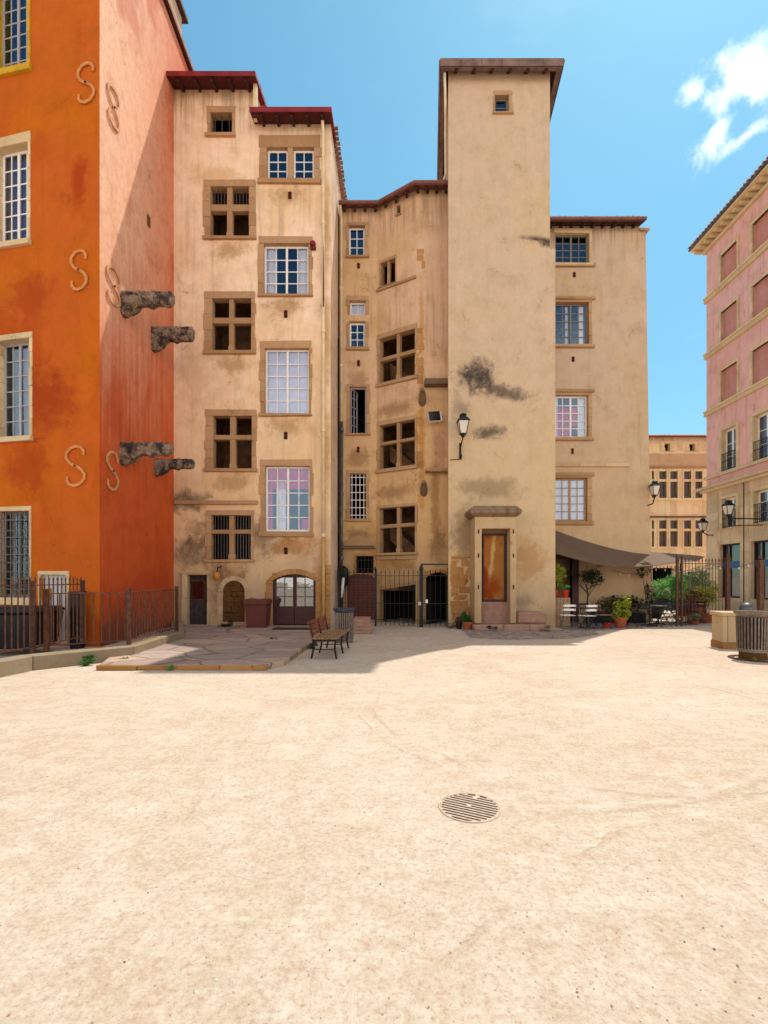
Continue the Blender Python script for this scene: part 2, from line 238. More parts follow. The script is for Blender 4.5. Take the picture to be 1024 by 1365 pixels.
class MB:
    def __init__(s): s.v=[]; s.f=[]
    def poly(s,pts):
        b=len(s.v); s.v+= [tuple(p) for p in pts]; s.f.append(list(range(b,b+len(pts))))
    def hexa(s,p):   # 8 corners: bottom 4 ccw, top 4 ccw
        b=len(s.v); s.v+=[tuple(q) for q in p]
        for f in ((3,2,1,0),(4,5,6,7),(0,1,5,4),(1,2,6,5),(2,3,7,6),(3,0,4,7)): s.f.append([b+i for i in f])
    def box(s,x0,x1,y0,y1,z0,z1,j=0):
        J=lambda:rnd.uniform(-j,j) if j else 0
        s.hexa([(x+J(),y+J(),z+J()) for z in (z0,z1) for x,y in ((x0,y0),(x1,y0),(x1,y1),(x0,y1))])
    def obox(s,c,sz,rz=0,rx=0,ry=0):
        m=Matrix.Translation(c)@Matrix.Rotation(rz,4,'Z')@Matrix.Rotation(ry,4,'Y')@Matrix.Rotation(rx,4,'X')
        h=[x/2 for x in sz]
        s.hexa([m@Vector((x,y,z)) for z in (-h[2],h[2]) for x,y in ((-h[0],-h[1]),(h[0],-h[1]),(h[0],h[1]),(-h[0],h[1]))])
    def bar(s,a,b,w=.02,h=None):
        a=Vector(a);b=Vector(b);h=h or w;d=(b-a).normalized(); up=Vector((0,0,1)) if abs(d.z)<.95 else Vector((0,1,0))
        x=d.cross(up).normalized()*w/2; y=x.cross(d).normalized()*h/2
        s.hexa([a-x-y,a+x-y,a+x+y,a-x+y,b-x-y,b+x-y,b+x+y,b-x+y])
    def tube(s,pts,r,n=8,cap=True):
        pts=[Vector(p) for p in pts]; rings=[]; rr=r if isinstance(r,(list,tuple)) else [r]*len(pts)
        prev=None
        for i,p in enumerate(pts):
            d=(pts[min(i+1,len(pts)-1)]-pts[max(i-1,0)]).normalized()
            if prev is None: up=Vector((0,0,1)) if abs(d.z)<.9 else Vector((1,0,0)); x=d.cross(up).normalized()
            else: x=(prev-d*prev.dot(d)).normalized()
            prev=x; y=d.cross(x)
            b=len(s.v); s.v+=[tuple(p+(x*math.cos(t)+y*math.sin(t))*rr[i]) for t in [2*math.pi*k/n for k in range(n)]]; rings.append(b)
        for a,b in zip(rings,rings[1:]):
            for k in range(n): s.f.append([a+k,a+(k+1)%n,b+(k+1)%n,b+k])
        if cap: s.f.append([rings[0]+k for k in range(n)][::-1]); s.f.append([rings[-1]+k for k in range(n)])
    def lathe(s,c,prof,n=20,cap=True):   # prof [(r,z)]
        rings=[]
        for r,z in prof:
            b=len(s.v); s.v+=[(c[0]+r*math.cos(2*math.pi*k/n),c[1]+r*math.sin(2*math.pi*k/n),c[2]+z) for k in range(n)]; rings.append(b)
        for a,b in zip(rings,rings[1:]):
            for k in range(n): s.f.append([a+k,a+(k+1)%n,b+(k+1)%n,b+k])
        if cap: s.f.append([rings[0]+k for k in range(n)][::-1]); s.f.append([rings[-1]+k for k in range(n)])
    def prism(s,poly,z0,z1):
        n=len(poly); b=len(s.v); s.v+=[(p[0],p[1],z0) for p in poly]+[(p[0],p[1],z1) for p in poly]
        s.f.append(list(range(b,b+n))[::-1]); s.f.append(list(range(b+n,b+2*n)))
        for k in range(n): s.f.append([b+k,b+(k+1)%n,b+n+(k+1)%n,b+n+k])
    def extr(s,pts,off):  # polygon pts (3d) extruded by off
        off=Vector(off); n=len(pts); b=len(s.v); pts=[Vector(p) for p in pts]; s.v+=[tuple(p) for p in pts]+[tuple(p+off) for p in pts]
        s.f.append(list(range(b,b+n))); s.f.append(list(range(b+n,b+2*n))[::-1])
        for k in range(n): s.f.append([b+k,b+n+k,b+n+(k+1)%n,b+(k+1)%n])
    def build(s,name,mat,parent=None,bevel=0,smooth=False,fix=True):
        org=Vector((0,0,0)); q=parent
        while q is not None: org+=q.location; q=q.parent
        me=bpy.data.meshes.new(name); me.from_pydata([tuple(Vector(v)-org) for v in s.v],[],s.f)
        if fix:
            bm=bmesh.new(); bm.from_mesh(me); bmesh.ops.recalc_face_normals(bm,faces=bm.faces); bm.to_mesh(me); bm.free()
        me.materials.append(M[mat] if isinstance(mat,str) else mat)
        if smooth: me.polygons.foreach_set('use_smooth',[True]*len(me.polygons))
        o=bpy.data.objects.new(name,me); C.objects.link(o); o.parent=parent
        if bevel:
            b=o.modifiers.new('bevel','BEVEL'); b.width=bevel; b.segments=1; b.limit_method='ANGLE'
        return o
def tag(o,label=None,cat=None,group=None,kind=None):
    if label:o['label']=label
    if cat:o['category']=cat
    if group:o['group']=group
    if kind:o['kind']=kind
    return o
def thing(name,label,cat,loc=(0,0,0),group=None):
    o=bpy.data.objects.new(name,None); o.empty_display_size=.2; C.objects.link(o); o.location=loc; return tag(o,label,cat,group)
def copy_tree(o,parent=None):
    c=o.copy(); C.objects.link(c); c.parent=parent
    for ch in list(o.children): copy_tree(ch,c)
    return c
def at(x,y,Y): return Vector(((x-CX)*Y/FPX,Y,CH+(HY-y)*Y/FPX))
def gr(x,y): Y=FPX*CH/(y-HY); return ((x-CX)*Y/FPX,Y)

class Facade:
    def __init__(s,p0,p1):
        s.p=Vector((p0[0],p0[1])); s.e=Vector((p1[0],p1[1])); s.len=(s.e-s.p).length; s.d=(s.e-s.p).normalized(); s.n=Vector((s.d.y,-s.d.x)); s.holes=[]
    def pt(s,u,z,d=0): q=s.p+s.d*u+s.n*d; return Vector((q.x,q.y,z))
    def px(s,x,y,d=0):
        r=Vector(((x-CX)/FPX,1.)); o=s.p+s.n*d; t=o.dot(s.n)/r.dot(s.n); return (r*t-o).dot(s.d), CH+t*(HY-y)/FPX
    def rect(s,b):
        xm=(b[0]+b[2])/2; ym=(b[1]+b[3])/2
        return (s.px(b[0],ym)[0],s.px(b[2],ym)[0],s.px(xm,b[3])[1],s.px(xm,b[1])[1])
    def box(s,mb,u0,u1,z0,z1,d0,d1,j=0):
        J=lambda:rnd.uniform(-j,j) if j else 0
        mb.hexa([s.pt(u+J(),z+J(),d+(J() if d==d1 else 0)) for z in (z0,z1) for u,d in ((u0,d0),(u0,d1),(u1,d1),(u1,d0))])
    def wall(s,B,mat,z0,z1,u0=0,u1=None,th=.3,name='wall'):
        u1=s.len if u1 is None else u1; H=[h for h in s.holes if h[1]>u0 and h[0]<u1]
        us=sorted({round(x,4) for x in [u0,u1]+[h[0] for h in H]+[h[1] for h in H] if u0-1e-6<=x<=u1+1e-6}); zs=sorted({round(x,4) for x in [z0,z1]+[h[2] for h in H]+[h[3] for h in H] if z0-1e-6<=x<=z1+1e-6})
        mb=MB()
        for a,b in zip(us,us[1:]):
            for c,d in zip(zs,zs[1:]):
                m=((a+b)/2,(c+d)/2)
                if any(h[0]<m[0]<h[1] and h[2]<m[1]<h[3] for h in H): continue
                mb.poly([s.pt(a,c),s.pt(b,c),s.pt(b,d),s.pt(a,d)])
        for h in H:
            if h[3]<z0 or h[2]>z1: continue
            q=[(h[0],h[2]),(h[1],h[2]),(h[1],h[3]),(h[0],h[3])]
            for i in range(4):
                a,b=q[i],q[(i+1)%4]; mb.poly([s.pt(*a),s.pt(*a,-th),s.pt(*b,-th),s.pt(*b)])
        return mb.build(name,mat,B,fix=False)
    def room(s,parent,h,depth=1.6,mat='interior_brown',m=.35,name='interior'):
        a,b,c,d=h[0]-m,h[1]+m,h[2]-m,h[3]+m; d0=-.30; d1=-.3-depth; mb=MB(); P=s.pt
        mb.poly([P(a,c,d1),P(b,c,d1),P(b,d,d1),P(a,d,d1)])
        for q in ([(a,c),(b,c)],[(b,c),(b,d)],[(b,d),(a,d)],[(a,d),(a,c)]):
            mb.poly([P(*q[0],d0),P(*q[1],d0),P(*q[1],d1),P(*q[0],d1)])
        # return faces hugging the opening
        for (e,f,g,i) in ((a,b,c,h[2]),(a,b,h[3],d),(a,h[0],h[2],h[3]),(h[1],b,h[2],h[3])): mb.poly([P(e,g,d0),P(f,g,d0),P(f,i,d0),P(e,i,d0)])
        return mb.build(name,mat,parent,fix=False)
    def ring(s,mb,o,i,d0,d1,blocks=True,j=.012,skip=''):
        # stone blocks round an opening. o,i=(u0,u1,z0,z1)
        def col(a,b):
            z=i[2]
            while z<i[3]-.02:
                h=rnd.uniform(.3,.55); z2=min(z+h,i[3]);  z2=i[3] if i[3]-z2<.12 else z2
                k=rnd.uniform(-.03,.045) if blocks else 0
                A,Bb=(a-k,b) if a<i[0] else (a,b+k)
                s.box(mb,A,Bb,z+.003,z2-.003,d0,d1+rnd.uniform(-.006,.006),j*.4); z=z2
        if 'l' not in skip: col(o[0],i[0])
        if 'r' not in skip: col(i[1],o[1])
        if 't' not in skip:
            s.box(mb,o[0],o[1],i[3],o[3],d0,d1,j)
        if 'b' not in skip and i[2]-o[2]>.01: s.box(mb,o[0]-.03,o[1]+.03,o[2],i[2],d0,d1+.07,j)

def casement(F,W,i,dep=.16,leaves=2,cols=2,rows=5,fm='white_paint',mun=.03,fr=.065,glass='glass',tilt=.006,toprail=None):
    u0,u1,z0,z1=i; mb=MB(); d0,d1=-dep-.05,-dep
    F.box(mb,u0,u0+fr,z0,z1,d0,d1); F.box(mb,u1-fr,u1,z0,z1,d0,d1); F.box(mb,u0+fr,u1-fr,z1-fr,z1,d0,d1); F.box(mb,u0+fr,u1-fr,z0,z0+fr*1.2,d0,d1)
    iu0,iu1,iz0,iz1=u0+fr,u1-fr,z0+fr*1.2,z1-fr
    lw=(iu1-iu0)/leaves; gb=MB()
    for k in range(leaves):
        a,b=iu0+k*lw,iu0+(k+1)*lw; st=fr*.55
        if leaves>1:
            if k<leaves-1: F.box(mb,b-st,b+st,iz0,iz1,d0+.006,d1+.008)
        A=a+(st if k>0 else 0); Bq=b-(st if k<leaves-1 else 0)
        for c in range(1,cols):
            x=A+(Bq-A)*c/cols; F.box(mb,x-mun/2,x+mun/2,iz0,iz1,d0+.018,d1-.009)
        for r in range(1,rows):
            z=iz0+(iz1-iz0)*r/rows; F.box(mb,A,Bq,z-mun/2,z+mun/2,d0+.021,d1-.006)
        t1,t2=rnd.uniform(-tilt,tilt),rnd.uniform(-tilt,tilt)
        gb.poly([F.pt(A,iz0,d0+.03-t1-t2),F.pt(Bq,iz0,d0+.03+t1-t2),F.pt(Bq,iz1,d0+.03+t1+t2),F.pt(A,iz1,d0+.03-t1+t2)])
    mb.build('frame',fm,W); gb.build('pane',glass,W,fix=False)
def curtain(F,W,u0,u1,z0,z1,mat='curtain_white',d=-.225,amp=.012,name='curtain'):
    mb=MB(); n=max(6,int((u1-u0)*30))
    for k in range(n):
        a,b=u0+(u1-u0)*k/n,u0+(u1-u0)*(k+1)/n
        f=lambda x:d+amp*math.sin(x*45)+amp*.5*math.sin(x*21+1)
        mb.poly([F.pt(a,z0,f(a)),F.pt(b,z0,f(b)),F.pt(b,z1,f(b)),F.pt(a,z1,f(a))])
    mb.build(name,mat,W,smooth=True,fix=False)
def win(F,B,inner,outer,leaves=2,cols=2,rows=5,fm='white_paint',stone='stone_surround',dep=.14,cur=None,proud=.03,room='interior_dark',skip='',case=True,name='window',glass='glass',grille=None,blocks=True,**kw):
    i=F.rect(inner); o=F.rect(outer) if outer else i
    o=tuple(a+(b-a)*.22 for a,b in zip(o,i))
    F.holes.append((i[0]-.02,i[1]+.02,i[2]-.02,i[3]+.02))
    mb=MB(); 
    if outer: F.ring(mb,o,i,-.28,proud,blocks=blocks,skip=skip)
    else: F.ring(mb,(i[0]-.021,i[1]+.021,i[2]-.021,i[3]+.021),i,-.28,-.003,blocks=False,j=0)
    W=mb.build(name,stone,B,bevel=.008)
    F.room(W,i,1.4,room)
    if case: casement(F,W,i,dep,leaves,cols,rows,fm,glass=glass,**kw)
    if cur:
        for (a,b,c,d,m) in cur:  # fractions
            curtain(F,W,i[0]+(i[1]-i[0])*a,i[0]+(i[1]-i[0])*b,i[2]+(i[3]-i[2])*c,i[2]+(i[3]-i[2])*d,m)
    if grille: 
        nv,nh,gm,gd=grille; g=MB()
        for k in range(nv): x=i[0]+(i[1]-i[0])*(k+.5)/nv if nv>1 else (i[0]+i[1])/2; g.bar(F.pt(x,i[2],gd),F.pt(x,i[3],gd),.022)
        for k in range(nh): z=i[2]+(i[3]-i[2])*(k+.5)/nh; g.bar(F.pt(i[0]-.03,z,gd+.004),F.pt(i[1]+.03,z,gd+.004),.022)
        g.build('grille',gm,W)
    return W,i
def crosswin(F,B,outer,cols,rows,bars=(),room='interior_brown',depth=1.8,stone='stone_surround',stair=False):
    xm=(cols[0][0]+cols[-1][1])/2; ym=(rows[0][0]+rows[-1][1])/2
    U=[(F.px(a,ym)[0],F.px(b,ym)[0]) for a,b in cols]; Z=[(F.px(xm,b)[1],F.px(xm,a)[1]) for a,b in rows]
    i=(U[0][0],U[-1][1],Z[-1][0],Z[0][1]); o=tuple(a+(b-a)*.2 for a,b in zip(F.rect(outer),i))
    F.holes.append((i[0]-.02,i[1]+.02,i[2]-.02,i[3]+.02)); mb=MB(); F.ring(mb,o,i,-.28,.03)
    W=mb.build('window',stone,B,bevel=.01)
    m=MB()
    for a,b in zip(U,U[1:]): F.box(m,a[1],b[0],i[2],i[3],-.22,-.02,.004); F.box(m,a[1]-.02,b[0]+.02,i[2],i[2]+.18,-.24,0,.004)
    m.build('mullion',stone,W,bevel=.012)
    if len(Z)>1:
        m=MB(); F.box(m,i[0],i[1],Z[1][1],Z[0][0],-.215,-.008,.004); m.build('transom',stone,W,bevel=.012)
    F.room(W,i,depth,room)
    if stair:   # underside of a spiral stair crossing the opening
        m=MB(); n=16
        for k in range(n):
            a=i[0]-.1+(i[1]-i[0]+.2)*k/n; b=i[0]-.1+(i[1]-i[0]+.2)*(k+1)/n
            zz=i[3]-.55-(i[3]-i[2])*.8*k/n
            m.hexa([F.pt(a,zz-.62,-1.7),F.pt(b,zz-.7,-1.7),F.pt(b,zz-.7,-.95),F.pt(a,zz-.62,-.95),F.pt(a,zz,-1.7),F.pt(b,zz-.08,-1.7),F.pt(b,zz-.08,-.95),F.pt(a,zz,-.95)])
        m.build('stair','interior_brown',W)
    if bars:
        g=MB()
        for ri,nb in bars:
            for (a,b) in U:
                for k in range(nb): x=a+(b-a)*(k+1)/(nb+1); g.bar(F.pt(x,Z[ri][0],-.12),F.pt(x,Z[ri][1],-.12),.02)
        g.build('bars','metal_grey',W)
    return W
def vent(F,B,b):
    r=F.rect(b); mb=MB(); u0,u1,z0,z1=r; t=.025; zm=(z0+z1)/2
    F.box(mb,u0,u0+t,z0,z1,-.05,.012); F.box(mb,u1-t,u1,z0,z1,-.05,.012)
    for z in (z0,zm,z1): F.box(mb,u0+t,u1-t,z-t*.6,z+t*.6,-.05,.01)
    v=mb.build('vent','vent_brick',B); m=MB(); m.poly([F.pt(u0,z0,.004),F.pt(u1,z0,.004),F.pt(u1,z1,.004),F.pt(u0,z1,.004)]); m.build('vent_hole','interior_dark',v)
def ledge(F,B,b,proj=.12,mat='stone_surround',name='ledge'):
    r=F.rect(b); mb=MB(); n=max(1,int((r[1]-r[0])/.8)); 
    for k in range(n):
        a,c=r[0]+(r[1]-r[0])*k/n,r[0]+(r[1]-r[0])*(k+1)/n; F.box(mb,a+.002,c-.002,r[2],r[3],-.05,proj+rnd.uniform(-.01,.01),.006)
    return mb.build(name,mat,B,bevel=.012)
def blocks(F,B,u0,u1,z0,z1,bw,bh,d,mat,name,j=.012,rag=0):
    mb=MB(); z=z0
    while z<z1-.05:
        h=bh*rnd.uniform(.75,1.2); z2=min(z+h,z1); u=u0; e=u1+(rnd.uniform(-rag,rag) if rag else 0)
        while u<e-.04:
            wd=bw*rnd.uniform(.6,1.3); u2=min(u+wd,e); u2=e if e-u2<.12 else u2
            F.box(mb,u+.004,u2-.004,z+.004,z2-.004,-.04,d+rnd.uniform(-.012,.012),j); u=u2
        z=z2
    return mb.build(name,mat,B,bevel=.012)
def body(B,edges,top,z1,mat,z0=-.2,name='back_wall'):
    mb=MB()
    for a,b in edges: mb.poly([(a[0],a[1],z0),(b[0],b[1],z0),(b[0],b[1],z1),(a[0],a[1],z1)])
    if top: mb.poly([(p[0],p[1],z1) for p in top])
    return mb.build(name,mat,B,fix=False)
def eave(F,B,u0,u1,ze,over,depth,th=.12,slope=.28,mat='red_roof',soff='soffit_red',nraf=6,raf='timber_dark',tiles=None,gut=None,rd=.1,rw=.09):
    P=F.pt; mb=MB(); zt=ze+slope*(over+depth)
    mb.hexa([P(u0,ze,over),P(u1,ze,over),P(u1,zt,-depth),P(u0,zt,-depth),P(u0,ze+th,over+.02),P(u1,ze+th,over+.02),P(u1,zt+th,-depth),P(u0,zt+th,-depth)])
    r=mb.build('roof',mat,B)
    m=MB(); s2=slope; e=.004
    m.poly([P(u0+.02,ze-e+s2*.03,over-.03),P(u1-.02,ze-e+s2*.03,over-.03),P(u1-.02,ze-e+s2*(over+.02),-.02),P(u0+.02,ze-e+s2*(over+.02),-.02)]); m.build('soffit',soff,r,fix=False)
    if nraf:
        for k in range(nraf):
            m=MB(); u=u0+.08+(u1-u0-.16)*(k+.5)/nraf if nraf>2 else u0+(u1-u0)*(k+.5)/nraf
            za=ze+s2*.1; zb=ze+s2*(over+.05)
            m.hexa([P(u-rw/2,za-rd,over-.1),P(u+rw/2,za-rd,over-.1),P(u+rw/2,zb-rd,-.05),P(u-rw/2,zb-rd,-.05),P(u-rw/2,za-.006,over-.1),P(u+rw/2,za-.006,over-.1),P(u+rw/2,zb-.006,-.05),P(u-rw/2,zb-.006,-.05)])
            m.build('rafter',raf,r)
    if tiles: tile_field(F,r,u0,u1,ze+th,over+.05,slope,tiles)
    if gut:
        m=MB(); m.tube([P(u0,ze+th*.45,over+.08),P(u1,ze+th*.45,over+.08)],.07,8); m.build('gutter',gut,r,smooth=False)
    return r
def tile_field(F,r,u0,u1,z,over,slope,depth,pitch=.2,mat='tile',name='roof_tiles'):
    m=MB(); n=int((u1-u0)/pitch)
    for k in range(n):
        u=u0+(k+.5)*(u1-u0)/n; a=[]; b=[]
        L=depth; q=over+rnd.uniform(-.02,.03)
        for t in range(6):
            an=math.pi*t/5; du=-math.cos(an)*pitch*.36; dz=math.sin(an)*pitch*.36
            a.append(F.pt(u+du,z+dz,q)); b.append(F.pt(u+du*.9,z+dz+slope*(q+L),-L))
        for t in range(5): m.poly([a[t],a[t+1],b[t+1],b[t]])
        m.poly(a)
    m.build(name,mat,r,fix=False)
def pipe(B,pts,r,mat,name='drainpipe',collars=()):
    m=MB(); m.tube(pts,r,10); o=m.build(name,mat,B,smooth=True)
    for c in collars: m=MB(); m.tube([Vector(c)-Vector((0,0,.05)),Vector(c)+Vector((0,0,.05))],r*1.45,10); m.build('pipe_collar',mat,o)
    return o
# ================================================================ GROUND
def ground_mat():
    m,nt,p=newmat('sand_gravel'); v=nt.pos()
    big=nt.noise(v,.35,6,.6,.4); mid=nt.noise(nt.map(v,loc=(3,7,0),scale=(1,1.25,1),rot=(0,0,.5)),1.7,8,.66,.6); fine=nt.noise(v,34,6,.75); grit=nt.noise(v,170,3,.7)
    m5=nt.noise(nt.map(v,loc=(1,4,0)),5.5,8,.72,.3); m14=nt.noise(nt.map(v,loc=(6,2,0)),15,6,.72)
    c=nt.mix(nt.rng(big,.35,.65),srgb(212,188,164,.72),srgb(218,198,176,.74))
    c=nt.mix(nt.math('MULTIPLY',nt.rng(mid,.44,.68),.34),c,srgb(232,218,202,.80))
    c=nt.mix(nt.math('MULTIPLY',nt.rng(m5,.44,.66),.20),c,srgb(236,226,212,.82))
    c=nt.mix(nt.math('MULTIPLY',nt.rng(m5,.54,.36),.15),c,srgb(196,156,124,.68))
    c=nt.mix(nt.math('MULTIPLY',nt.rng(m14,.48,.68),.24),c,srgb(188,144,110,.66))
    c=nt.mix(nt.math('MULTIPLY',nt.rng(m14,.50,.32),.24),c,srgb(240,230,214,.82))
    # scuffs and wheel tracks: thin arcs
    tr=nt.noise(nt.map(v,scale=(.55,5.5,1),rot=(0,0,R(-24))),2.2,6,.6,.8)
    c=nt.mix(nt.math('MULTIPLY',nt.rng(tr,.54,.74),.22),c,srgb(236,222,196,.78))
    tr2=nt.noise(nt.map(v,scale=(7,.5,1),rot=(0,0,R(38))),1.8,5,.6,.6)
    c=nt.mix(nt.math('MULTIPLY',nt.rng(tr2,.6,.74),.3),c,srgb(196,150,108,.72))
    c=nt.mix(nt.math('MULTIPLY',nt.rng(fine,.48,.70),.5),c,srgb(170,118,76,.7))
    c=nt.mix(nt.math('MULTIPLY',nt.rng(fine,.46,.28),.4),c,srgb(246,238,222,.8))
    c=nt.mix(nt.math('MULTIPLY',nt.rng(grit,.62,.74),.35),c,srgb(110,78,60,.7))
    xy=nt.xyz(v)
    def ringtrack(cx,cy,r,wd,amt,c):
        q=nt.vm('LENGTH',nt.vm('MULTIPLY',nt.vm('SUBTRACT',v,(cx,cy,0)),(1,1,0)),out=1)
        q=nt.math('ABSOLUTE',nt.math('SUBTRACT',nt.math('ADD',q,nt.math('MULTIPLY',mid,.25)),r+.125))
        f=nt.math('MULTIPLY',nt.rng(q,wd,wd*.3),nt.rng(nt.noise(nt.map(v,loc=(cx,cy,0)),.9,4,.6),.42,.6)); return nt.mix(nt.math('MULTIPLY',f,amt),c,srgb(196,158,120,.72)),f
    hs=[]
    for (r_,cc_,am) in ((3.40,srgb(240,228,212,.8),.36),(3.50,srgb(184,144,114,.62),.30),(3.66,srgb(240,228,212,.8),.16)):
        q=nt.vm('LENGTH',nt.vm('MULTIPLY',nt.vm('SUBTRACT',v,(1.35,7.1,0)),(1,1,0)),out=1)
        q=nt.math('ABSOLUTE',nt.math('SUBTRACT',nt.math('ADD',q,nt.math('MULTIPLY',mid,.12)),r_+.06)); f=nt.math('MULTIPLY',nt.rng(q,.045,.01),nt.rng(xy[0],.9,1.3)); f=nt.math('MULTIPLY',f,nt.rng(xy[1],5.2,4.6)); f=nt.math('MULTIPLY',f,nt.rng(m14,.3,.6)); f=nt.math('MULTIPLY',f,nt.rng(mid,.3,.55)); c=nt.mix(nt.math('MULTIPLY',f,am),c,cc_)
    for a in ((2.6,6.6,2.75,.03,.35),(2.6,6.6,2.95,.03,.25),(4.5,-1.5,5.6,.03,.2)):
        c,f=ringtrack(*a,c); hs.append(f)
    nt.put(p.inputs['Base Color'],c); p.inputs['Roughness'].default_value=.95; p.inputs['Specular IOR Level'].default_value=.1
    h=nt.math('ADD',nt.math('MULTIPLY',mid,2.2),nt.math('ADD',nt.math('MULTIPLY',fine,.42),nt.math('MULTIPLY',grit,.14)))
    h=nt.math('ADD',h,nt.math('MULTIPLY',tr,.5))
    for f in hs: h=nt.math('SUBTRACT',h,nt.math('MULTIPLY',f,.5))
    nt.put(p.inputs['Normal'],nt.bump(h,.7,.028))
ground_mat()
m=MB(); m.poly([(-1500,-1500,0),(1500,-1500,0),(1500,1500,0),(-1500,1500,0)])
tag(m.build('ground','sand_gravel',fix=False),kind='structure')
blockmat('cobble',(srgb(196,176,168,.6),srgb(160,142,140,.6),srgb(214,190,170,.62)),(7,7,1),mortar=srgb(150,120,96,.5),flat=True)
m=MB(); m.poly([(x,y,.004) for x,y in [(2.6,16.2),(2.5,14.0),(3.6,13.6),(5.4,13.9),(6.6,14.9),(7.0,16.0),(9.0,16.6),(9.2,19),(6.2,19.1),(6.1,16.3)]])
tag(m.build('cobble_paving','cobble',fix=False),kind='structure')
blockmat('flagstone',(srgb(196,172,156,.70),srgb(180,156,146,.68),srgb(208,176,152,.70)),(1.0,1.5,1),mortar=srgb(150,122,110,.6),flat=True,rough=.7)
m=MB(); tp=[(-5.42,9.2),(-4.2,9.14),(-3.0,9.18),(-2.3,9.2),(-1.98,9.5),(-1.9,11.5),(-1.82,12.9),(-1.86,16.7),(-7.25,16.7),(-7.1,14)]
m.prism(tp,-.05,.10); tag(m.build('terrace_paving','flagstone',bevel=.015),kind='structure')
m=MB(); x=-5.42
while x<-2.25:
    x2=min(x+rnd.uniform(.6,1.1),-2.2); m.box(x,x2-.012,9.12+rnd.uniform(-.02,.02),9.4,.0,.094,.008); x=x2
tag(m.build('terrace_edge','stone_ochre',bevel=.012),kind='structure')
# pebbles
m=MB(); prng=random.Random(3)
for k in range(6000):
    Y=1.5+prng.random()**1.6*9; X=prng.uniform(-.9,.9)*Y; s=prng.choice((.0015,.002,.002,.003,.003,.004,.006))*prng.uniform(.7,1.3)
    if prng.random()<.012: s*=1.9
    b=len(m.v); a=prng.uniform(0,3); ca,sa=math.cos(a),math.sin(a)
    for dx,dy,dz in ((1.3,0,0),(0,1,0),(-1.1,.2,0),(0,-.9,0),(.1,0,.75),(0,0,-.6)):
        dx*=prng.uniform(.7,1.2);dy*=prng.uniform(.7,1.2); m.v.append((X+s*(dx*ca-dy*sa),Y+s*(dx*sa+dy*ca),s*(dz+.3)))
    for f in ((0,1,4),(1,2,4),(2,3,4),(3,0,4),(1,0,5),(2,1,5),(3,2,5),(0,3,5)): m.f.append([b+i for i in f])
mm_,nt,p=newmat('pebble'); v=nt.pos(); n=nt.noise(v,25,1,.5); c=nt.mix(nt.rng(n,.35,.65),srgb(190,144,108,.7),srgb(240,226,206,.8)); c=nt.mix(nt.rng(nt.noise(nt.map(v,loc=(5,5,5)),31,1,.5),.64,.7),c,srgb(110,80,66,.6)); nt.put(p.inputs['Base Color'],c); p.inputs['Roughness'].default_value=.9
tag(m.build('pebbles','pebble',fix=False),kind='stuff',label='tiny loose pebbles strewn over the sandy square',cat='pebbles')
# drain grate
g=thing('drain_grate','round slotted iron drain grate sunk in the sunlit sand','drain cover',(.65,3.68,0)); gx,gy,gr_=.65,3.68,.222
plain('grate_metal',srgb(216,190,166,.70),.8,0,.15,20)
m=MB(); m.lathe((gx,gy,0),[(gr_,-.02),(gr_,.005),(gr_-.004,.007)],48); m.build('plate','grate_metal',g)
m=MB(); m.lathe((gx,gy,0),[(gr_+.001,.0),(gr_+.001,.010),(gr_+.010,.009),(gr_+.014,.001)],48,cap=False); m.build('rim','grate_metal',g)
an=math.atan2(-.0029,.0057); m=MB(); nb=12; dr=random.Random(5); dv=Vector((math.cos(an),math.sin(an),0)); nv_=Vector((-math.sin(an),math.cos(an),0))
for k in range(nb):
    o=-gr_+2*gr_*(k+.5)/nb; L=math.sqrt(max(0,gr_**2-o*o))-.012
    cuts=[-L]+([dr.uniform(-L*.7,L*.7)] if dr.random()<.6 else [])+[L]
    for i_ in range(len(cuts)-1):
        a0=cuts[i_]+(.018 if i_>0 else 0); a1=cuts[i_+1]-(.018 if i_<len(cuts)-2 else 0)
        if a1-a0>.01: c0=Vector((gx,gy,.0066))+nv_*o; m.bar(c0+dv*a0,c0+dv*a1,.0185,.003)
m.build('slots','iron_slot',g)

# ================================================================ ORANGE HOUSE (left)
OC=(-7.17,12.2); OL=(-15.0,13.8)
B=thing('orange_house','tall orange plastered house with S shaped wall anchors at the left','building',(-7.2,12.3,0))
F0=Facade(OL,OC); F1=Facade(OC,(-7.40,24.5))
# left face windows (partly cut by the picture's edge)
def owin(inner,outer,fm,stone,rows,kind=None,sillh=None,top=True):
    i=F0.rect(inner); w_=i[1]-i[0]; i=(i[1]-1.05,i[1],i[2],i[3]); oo=F0.rect(outer); o=(i[0]-.22,oo[1],oo[2],oo[3])
    F0.holes.append((i[0]-.02,i[1]+.02,i[2]-.02,i[3]+.02)); mb=MB(); F0.ring(mb,o,i,-.36,.03,blocks=False)
    W=mb.build('window',stone,B,bevel=.01); F0.room(W,i,1.5,'interior_dark')
    casement(F0,W,i,.2,2,2,rows,fm)
    return W,i
owin((15,-60,37.5,90),(0,-80,41,100),'grey_paint','yellow_paint',8)
W,i=owin((10,192,38,322),(0,180,41,330),'white_paint','stone_cream',6); curtain(F0,W,i[0],i[1],i[2],i[3],'curtain_dusk',d=-.3)
W,i=owin((10,452,40,582),(0,445,43.5,589),'grey_paint','stone_cream',6); curtain(F0,W,i[0]+.5,i[1],i[2],i[3],'curtain_dusk',d=-.3)
W,i=owin((5,681,40,797),(0,675,42,806),'teal_grey','stone_cream',5)
g=MB()
for k in range(7): x=i[0]+(i[1]-i[0])*(k+.5)/7; g.bar(F0.pt(x,i[2],-.06),F0.pt(x,i[3],-.06),.02)
for k in range(5): z=i[2]+(i[3]-i[2])*(k+.5)/5; g.bar(F0.pt(i[0],z,-.055),F0.pt(i[1],z,-.055),.02)
g.build('grille','metal_grey',W)
